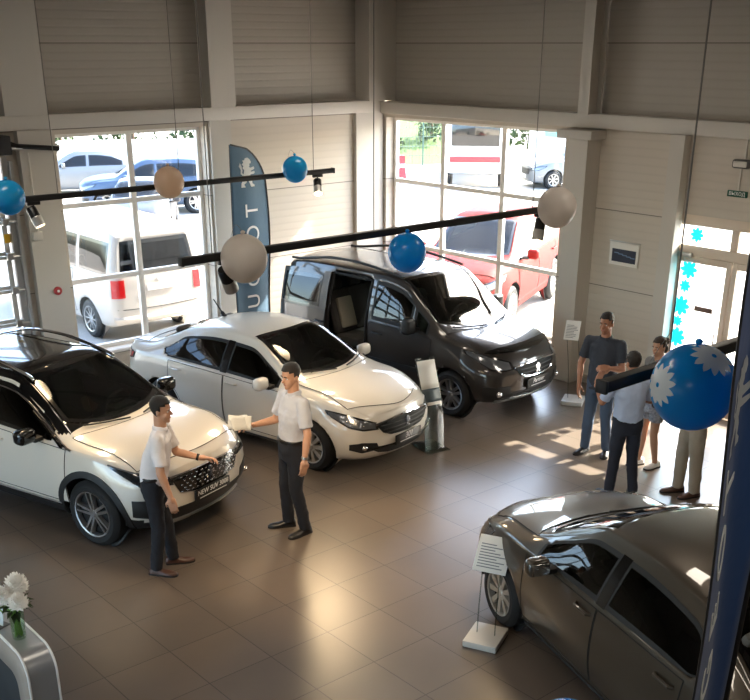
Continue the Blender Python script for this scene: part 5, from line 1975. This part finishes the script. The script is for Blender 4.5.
def shoe(parent, ankle, yaw, m, L=.285, pitch=0.0, z0=0.0, name='shoe'):
    ax, ay = ankle[0], ankle[1]
    M = Matrix.Translation((ax, ay, z0)) @ Matrix.Rotation(yaw, 4, 'Z') @ Matrix.Rotation(pitch, 4, 'Y')
    rows = []
    for t, hw, h in ((0, .026, .06), (.04, .036, .085), (.15, .04, .095), (.30, .041, .088), (.45, .043, .068), (.62, .05, .052), (.80, .048, .046), (.93, .036, .040), (1.0, .012, .024)):
        x = -.075 + L * t
        row = []
        for k in range(13):
            a = pi * k / 12
            row.append(M @ V((x, hw * cos(a) * (1 if True else 1), .014 + (h - .014) * sin(a) ** .8)))
        rows.append(row)
    mb = MB().grid(rows)
    n = len(rows); mm = 13
    vs0 = rows[0]; vs1 = rows[-1]
    mb.add(vs0, [list(range(13))]); mb.add(vs1, [list(range(13))])
    o = mb.build(name, m, parent, 60)
    sm = []
    for t, hw in ((0, .028), (.04, .038), (.2, .042), (.45, .045), (.62, .052), (.80, .05), (.93, .038), (1.0, .016)):
        x = -.077 + (L + .006) * t
        sm.append((x, hw))
    poly = sm + [(x, -y) for x, y in sm[::-1]]
    MB().prism(poly, .018, 0, M).build('sole', 'sole_dark', o)
    return o

def figure(spec):
    g = spec
    H = g.get('H', 1.78) / 1.78
    root = empty('person', g['loc'], g['rz'], g['label'], 'person', g.get('group'))
    S = lambda p: V(p) * H
    lean = g.get('lean', 0.0)
    fem = g.get('female', False)
    W = g.get('w', 1.0)
    tw = g.get('twist', 0.0)
    hipw = .155 if fem else .15
    px, py = g.get('shift', (0, 0))
    pel = S((px, py, .93)); wst = S((px + lean * .2, py, 1.06)); chs = S((px + lean * .6, py, 1.28)); nek = S((px + lean, py, 1.475))
    sh = {}
    for sd, k in ((1, 'L'), (-1, 'R')):
        y = (.165 if fem else .19) * W * sd
        sh[k] = S((px + lean * .9 - sin(tw) * y, py + cos(tw) * y, 1.425))
    hip = {k: S((px, py + .09 * sd, .90)) for sd, k in ((1, 'L'), (-1, 'R'))}
    hb = nek + S((.005, 0, .07))
    HM = Matrix.Translation(hb) @ Matrix.Rotation(g.get('yaw', 0), 4, 'Z') @ Matrix.Rotation(g.get('nod', 0), 4, 'Y') @ Matrix.Scale(H, 4)
    # ---- body
    b = MB()
    head_rings(b, HM)
    def hc(a, c, r0, r1): cone(b, HM @ V(a), HM @ V(c), r0 * H, r1 * H, 10)
    hc((.083, 0, .118), (.108, 0, .082), .009, .014)          # nose
    hc((.082, .012, .070), (.082, -.012, .070), .012, .012)
    hc((.078, .018, .047), (.078, -.018, .047), .014, .014)      # mouth
    hc((.070, 0, .015), (.072, 0, .012), .024, .022)             # chin
    hc((.076, .040, .128), (.080, .012, .130), .010, .010)     # brow
    hc((.076, -.040, .128), (.080, -.012, .130), .010, .010)
    for sd in (1, -1):
        b.ball((0, 0, 0), (.019, .008, .031), 10, 8, M=HM @ Matrix.Translation((-.008, .074 * sd, .098)))
        hc((.055, .038 * sd, .075), (.045, .040 * sd, .060), .024, .022)
    cone(b, nek - S((0, 0, .05)), HM @ V((-.012, 0, .05)), .062 * H, .056 * H)
    oval_tube(b, [(pel - S((0, 0, .1)), .085 * H, .13 * H * W, 0), (wst, .085 * H, .125 * H * W, 0), (chs, .095 * H, .145 * H * W, tw), (sh['L'].lerp(sh['R'], .5) - S((0, 0, .02)), .075 * H, .15 * H * W, tw), (nek + S((0, 0, .01)), .05 * H, .06 * H, tw)])
    arm = {}
    aw = .88 if fem else 1.0
    for k, sd in (('L', 1), ('R', -1)):
        e, w_, hd, pm, curl = g['arm' + k]
        e = sh[k] + S(e); w_ = e + S(w_)
        arm[k] = (e, w_)
        cone(b, sh[k], e, .047 * aw * H, .040 * aw * H)
        mid = e.lerp(w_, .3)
        cone(b, e, mid, .040 * aw * H, .041 * aw * H)
        cone(b, mid, w_, .041 * aw * H, .026 * aw * H)
        hand(b, w_, hd, pm, sd, curl, H * (.92 if fem else 1.02))
    leg = {}
    for k, sd in (('L', 1), ('R', -1)):
        kn, an = g['leg' + k][0], g['leg' + k][1]
        kn, an = S(kn), S(an)
        leg[k] = (kn, an)
        cone(b, hip[k], kn, .078 * H, .052 * H)
        calf = kn.lerp(an, .3)
        cone(b, kn, calf, .052 * H, .054 * H)
        cone(b, calf, an, .054 * H, .036 * H)
        cone(b, an, V((an.x, an.y, .05)), .036 * H, .036 * H)
    mesh_obj(remesh(b, .0062, 5), 'body', g['skin'], root)
    # ---- face
    for sd in (1, -1):
        ey = MB().ball((0, 0, 0), .0112 * H, 12, 8, M=Matrix.Translation(HM @ V((.0718, .031 * sd, .112)))).build('eye', 'eye_white', root)
        MB().ball((0, 0, 0), .0056 * H, 10, 6, M=Matrix.Translation(HM @ V((.0788, .031 * sd, .112)))).build('iris', 'eye_dark', ey)
        MB().tube([HM @ V((.086, .046 * sd, .130)), HM @ V((.0925, .030 * sd, .135)), HM @ V((.0925, .014 * sd, .131))], .0045 * H, 6).build('eyebrow', g['hair'], root)
    MB().tube([HM @ V((.086, .022, .045)), HM @ V((.0935, 0, .047)), HM @ V((.086, -.022, .045))], [.003 * H, .006 * H, .003 * H], 8).build('lips', 'lips', root)
    # ---- hair
    hm = MB()
    rows = []
    zs = [.02 + .214 * i / 22 for i in range(23)]
    pf = [pchip([r[0] for r in HEAD], [r[c] for r in HEAD]) for c in (1, 2, 3)]
    o_ = .007
    hr = []
    for z in zs:
        hw, xf, xb = (f(min(z, .2305)) for f in pf)
        cx, hx = (xf + xb) / 2, (xf - xb) / 2
        row = []
        for k in range(36):
            a = 2 * pi * k / 36
            q = o_ * (.7 + .5 * sstep(.12, .22, z))
            row.append(V((cx + (hx + q) * cos(a), (hw + q) * sin(a), z + (.012 if z > .21 else 0))))
        hr.append(row)
    low = g.get('hair_low', .06)
    def keep(p):
        if p.x > .055: return p.z > .190
        if p.x > .02: return p.z > .162
        if p.x > -.02: return p.z > .118 if abs(p.y) > .03 else True
        return p.z > low
    for i in range(len(hr) - 1):
        for k in range(36):
            k2 = (k + 1) % 36
            q = [hr[i][k], hr[i][k2], hr[i + 1][k2], hr[i + 1][k]]
            c = sum(q, V((0, 0, 0))) / 4
            if keep(c): hm.add(q, [[0, 1, 2, 3]], 0, HM)
    hm.add(hr[-1], [list(range(36))], 0, HM)
    if g.get('bun'):
        hm.ball((-.125, 0, .155), (.045, .05, .045), 14, 10, M=HM)
        hm.ball((-.10, 0, .06), (.035, .05, .06), 14, 10, M=HM)
    me = bpy.data.meshes.new('hair')
    me.from_pydata([tuple(v) for v in hm.v], [], hm.f)
    bm = bmesh.new(); bm.from_mesh(me); bmesh.ops.remove_doubles(bm, verts=bm.verts, dist=.0005); bmesh.ops.recalc_face_normals(bm, faces=bm.faces); bm.to_mesh(me); bm.free()
    ho = mesh_obj(me, 'hair', g['hair'], root)
    so = ho.modifiers.new('t', 'SOLIDIFY'); so.thickness = .010; so.offset = -.7
    # ---- shirt
    s = MB()
    belly = g.get('belly', 0)
    hem = .90 if not g.get('untucked') else .84
    oval_tube(s, [(S((px, py, hem)), .118 * H, (.172 if fem else .166) * H * W, 0), (S((px + .012 * belly, py, 1.0)), (.118 + .02 * belly) * H, .165 * H * W, 0),
                  (wst + S((.015 * belly, 0, .06)), (.112 + .03 * belly) * H, (.142 if fem else .162) * H * W, tw * .4), (chs, (.122 if not fem else .128) * H, (.158 if fem else .178) * H * W, tw),
                  (sh['L'].lerp(sh['R'], .5) - S((0, 0, .05)), .104 * H, (.155 if fem else .180) * H * W, tw), (sh['L'].lerp(sh['R'], .5) + S((0, 0, .018)), .078 * H, .140 * H * W, tw), (nek - S((.004, 0, -.004)), .062 * H, .075 * H, tw), (nek + S((0, 0, .018)), .060 * H, .062 * H, tw)])
    sl = g.get('sleeve', .78)
    for k in ('L', 'R'):
        e, w_ = arm[k]
        a = sh[k] - S((0, 0, .012))
        cone(s, sh[k] - S((0, 0, .006)), sh[k].lerp(e, .3), .066 * H, .064 * aw * H)
        cone(s, sh['L'].lerp(sh['R'], .5) - S((0, 0, .0)), sh[k] - S((0, 0, .004)), .062 * H, .06 * H)
        if sl <= 1:
            c = sh[k].lerp(e, sl)
            s.tube([a - (e - a).normalized() * .05 * H, a - (e - a).normalized() * .02 * H, a, sh[k].lerp(e, sl * .5), c], [.03 * H, .056 * H, .068 * H, .067 * aw * H, .067 * aw * H], 16)
        else:
            s.tube([a - (e - a).normalized() * .04 * H, a, e], [.045 * H, .066 * H, .056 * H], 16)
            cone(s, e, e.lerp(w_, sl - 1), .056 * H, .046 * H)
    so_ = mesh_obj(remesh(s, .0095, 4), 'shirt', g['shirt'], root)
    # collar
    ring = []
    for i in range(25):
        a = radians(20) + radians(320) * i / 24
        ring.append(nek + V((.066 * cos(a) + .004 - (.006 if cos(a) < 0 else 0), .069 * sin(a), .016 - .022 * max(0, cos(a)))) * H)
    MB().tube(ring, [(.010 * H, .020 * H)] * 25, 8).build('collar', g.get('collar', g['shirt']), so_)
    # ---- legs
    t = MB()
    if g['legs_kind'] != 'shorts':
        lo = .055
        oval_tube(t, [(S((px, py, .80)), .110 * H, .160 * H * W, 0), (S((px, py, .90)), .122 * H, .176 * H * W, 0), (S((px, py, .97)), .120 * H, .172 * H * W, 0), (S((px + .005, py, 1.03)), .116 * H, .165 * H * W, 0)])
        for k in ('L', 'R'):
            kn, an = leg[k]
            end = V((an.x, an.y, lo))
            q = hip[k] - S((0, 0, .02))
            t.tube([q + S((0, 0, .05)), q, q.lerp(kn, .5), kn, kn.lerp(an, .5), end], [.085 * H, .096 * H, .083 * H * g.get('lw', 1), .069 * H * g.get('lw', 1), .064 * H * g.get('lw', 1), .060 * H * g.get('lw', 1)], 18)
    else:
        oval_tube(t, [(S((px, py, .78)), .115 * H, .165 * H, 0), (S((px, py, .90)), .125 * H, .178 * H, 0), (S((px, py, 1.02)), .105 * H, .150 * H, 0)])
        for k in ('L', 'R'):
            kn, an = leg[k]
            q = hip[k]
            t.tube([q + S((0, 0, .03)), q, q.lerp(kn, .55)], [.085 * H, .098 * H, .092 * H], 18)
    mesh_obj(remesh(t, .0105, 4), 'shorts' if g['legs_kind'] == 'shorts' else 'trousers', g['pants'], root)
    if g.get('belt'):
        rr = []
        for i in range(28):
            a = 2 * pi * i / 28
            rr.append(S((px + .005 + .121 * cos(a), py + .172 * W * sin(a), 1.012)))
        MB().tube(rr, [(.006 * H, .018 * H)] * 28, 8, closed=True).build('belt', 'shoe_black', root)
    for k in ('L', 'R'):
        an = leg[k][1]
        yaw = g['leg' + k][2]
        shoe(root, (an.x, an.y), yaw, g['shoes'], .285 * H * (.9 if fem else 1), 0, 0)
    if g.get('watch'):
        k = g['watch']
        e, w_ = arm[k]
        d = (w_ - e).normalized()
        p = w_ - d * .03
        M = Matrix.Translation(p) @ d.to_track_quat('Z', 'Y').to_matrix().to_4x4()
        MB().lathe([(.030 * H, -.012), (.034 * H, -.012), (.034 * H, .012), (.030 * H, .012)], 18, M=M).build('wristwatch', 'dark_trim' if g.get('watch_dark') else 'satin_metal', root)
    return root, arm, HM

DOWN = (0, 0, -1)
P1 = figure(dict(loc=(-8.12, -6.05, 0), rz=radians(-38), H=1.78, label='man in white short-sleeved shirt and black trousers in front of the white crossover', skin='skin_fair', hair='hair_dark',
    shirt='shirt_white', pants='trouser_black', shoes='shoe_brown', legs_kind='long', belly=.7, w=1.04, lean=.11, belt=True,
    armR=((.02, -.075, -.30), (.075, -.0, -.245), (.15, .05, -1), (0, 1, 0.1), .45),
    armL=((.10, .03, -.275), (.235, -.02, -.06), (1, -.12, .02), (0, -.4, -1), .75),
    legR=((.02, -.10, .49), (-.03, -.11, .09), radians(-14)), legL=((.06, .11, .49), (.10, .12, .09), radians(12)),
    watch='L', watch_dark=True, yaw=radians(-6), nod=.08))
P2 = figure(dict(loc=(-6.60, -6.20, 0), rz=radians(172), H=1.84, label='man in pale grey shirt holding papers beside the white saloon', skin='skin_fair', hair='hair_dark',
    shirt='shirt_grey', pants='trouser_black', shoes='shoe_black', legs_kind='long', w=.98, lean=-.04, belt=True,
    armL=((.0, .085, -.30), (.05, .01, -.255), (.1, -.05, -1), (0, -1, 0), .45),
    armR=((.07, -.07, -.285), (.235, -.03, -.02), (1, .05, .05), (.0, .5, -.8), .6),
    legR=((.03, -.10, .49), (.0, -.13, .09), radians(-22)), legL=((.02, .10, .49), (-.06, .12, .09), radians(10)),
    watch='L', yaw=radians(8), nod=.14, collar='shirt_grey'))
P3 = figure(dict(loc=(-2.35, -6.86, 0), rz=radians(196), H=1.80, label='man in dark polo shirt and blue jeans near the entrance', skin='skin_tan', hair='hair_dark',
    shirt='polo_dark', pants='jeans_blue', shoes='shoe_black', legs_kind='long', w=1.04, belly=.4, untucked=True, sleeve=.72,
    armR=((.02, -.08, -.30), (.06, .02, -.245), (.1, .05, -1), (0, 1, 0), .45),
    armL=((.05, .06, -.29), (.19, -.08, .05), (.8, -.5, .2), (0, -.8, -.4), .7),
    legR=((.03, -.11, .49), (.02, -.14, .09), radians(-12)), legL=((.02, .10, .49), (-.04, .12, .09), radians(14)), yaw=radians(-6), nod=.05))
P4 = figure(dict(loc=(-3.22, -7.90, 0), rz=radians(60), H=1.70, label='man in light blue shirt and dark trousers seen from behind', skin='skin_tan', hair='hair_dark',
    shirt='shirt_blue', pants='trouser_navy', shoes='shoe_black', legs_kind='long', w=1.06, belly=.4, sleeve=.85, hair_low=.045,
    armR=((.08, -.09, -.27), (.16, .16, .03), (.5, 1, .1), (-1, .2, -.2), .6),
    armL=((.08, .10, -.25), (.16, .02, .17), (.3, -.4, .8), (-1, 0, 0), .6),
    legR=((.01, -.11, .47), (-.03, -.14, .09), radians(-18)), legL=((.02, .11, .47), (.02, .14, .09), radians(20)), yaw=radians(6), nod=.02))
P5 = figure(dict(loc=(-2.22, -7.55, 0), rz=radians(165), H=1.62, label='woman in grey top and patterned shorts standing behind the man in light blue', skin='skin_fair', hair='hair_brown', female=True,
    shirt='top_grey', pants='shorts_pattern', shoes='shoe_white', legs_kind='shorts', w=.98, sleeve=.6, bun=True,
    armR=((.02, -.06, -.27), (.10, .03, -.21), (.2, .1, -1), (0, 1, 0), .5),
    armL=((.03, .07, -.26), (.17, -.05, -.10), (.9, -.3, -.2), (0, -.5, -.8), .7),
    legR=((.04, -.09, .48), (.07, -.10, .09), radians(-8)), legL=((.02, .09, .48), (-.05, .09, .09), radians(6)), yaw=radians(8), nod=.1))
P6 = figure(dict(loc=(-2.60, -8.36, 0), rz=radians(150), H=1.76, label='person in beige trousers standing behind the large blue balloon', skin='skin_tan', hair='hair_dark',
    shirt='top_grey', pants='trouser_beige', shoes='shoe_brown', legs_kind='long', w=1.05, lw=1.12,
    armR=((.07, -.06, -.27), (.18, .16, .03), (.4, 1, .1), (-1, .2, -.2), .6),
    armL=((.07, .06, -.26), (.20, -.14, .06), (.4, -1, .1), (-1, -.2, -.2), .6),
    legR=((.05, -.10, .48), (.06, -.09, .09), radians(-4)), legL=((-.02, .10, .48), (-.05, .09, .09), radians(8)), yaw=0, nod=.1))

# papers in the hand of the man in the grey shirt
root, arm, HM = P2
Mr = Matrix.Rotation(radians(172), 4, 'Z')
pp = empty('paper_sheets', V((-6.60, -6.20, 0)) + Mr @ arm['R'][1] + (Mr @ V((.15, .02, .045))), radians(172), 'white paper sheets held by the man in the grey shirt', 'papers')
for k, (a, dz) in enumerate(((0, 0), (24, .01), (-16, .02))):
    R = Matrix.Translation((0, 0, dz)) @ Matrix.Rotation(radians(a), 4, 'Z') @ Matrix.Rotation(radians(-14), 4, 'Y') @ Matrix.Rotation(radians(-52), 4, 'X')
    rows = [[R @ V((.23 * (i / 6 - .45), .15 * (j / 4 - .5), .035 * sin(2.5 * i / 6 + 1.3 * k))) for j in range(5)] for i in range(7)]
    o = MB().grid(rows).build('sheet', 'paper', pp, 80, recalc=False)
    o.modifiers.new('t', 'SOLIDIFY').thickness = .0015
# shoulder bag of the woman
root, arm, HM = P5
bg = empty('shoulder_bag', (-2.22, -7.55, 0), radians(165), 'black shoulder bag carried by the woman in shorts', 'bag')
MB().box((.06, .20, .93), (.26, .09, .20), .035, seg=3).build('bag_body', 'black_plastic', bg)
MB().tube(crom([(-.04, .20, 1.02), (-.04, .17, 1.22), (-.02, .11, 1.325), (.08, .10, 1.26), (.15, .19, 1.02)], 6), [(.004, .012)] * 25, 6).build('strap', 'black_plastic', bg)
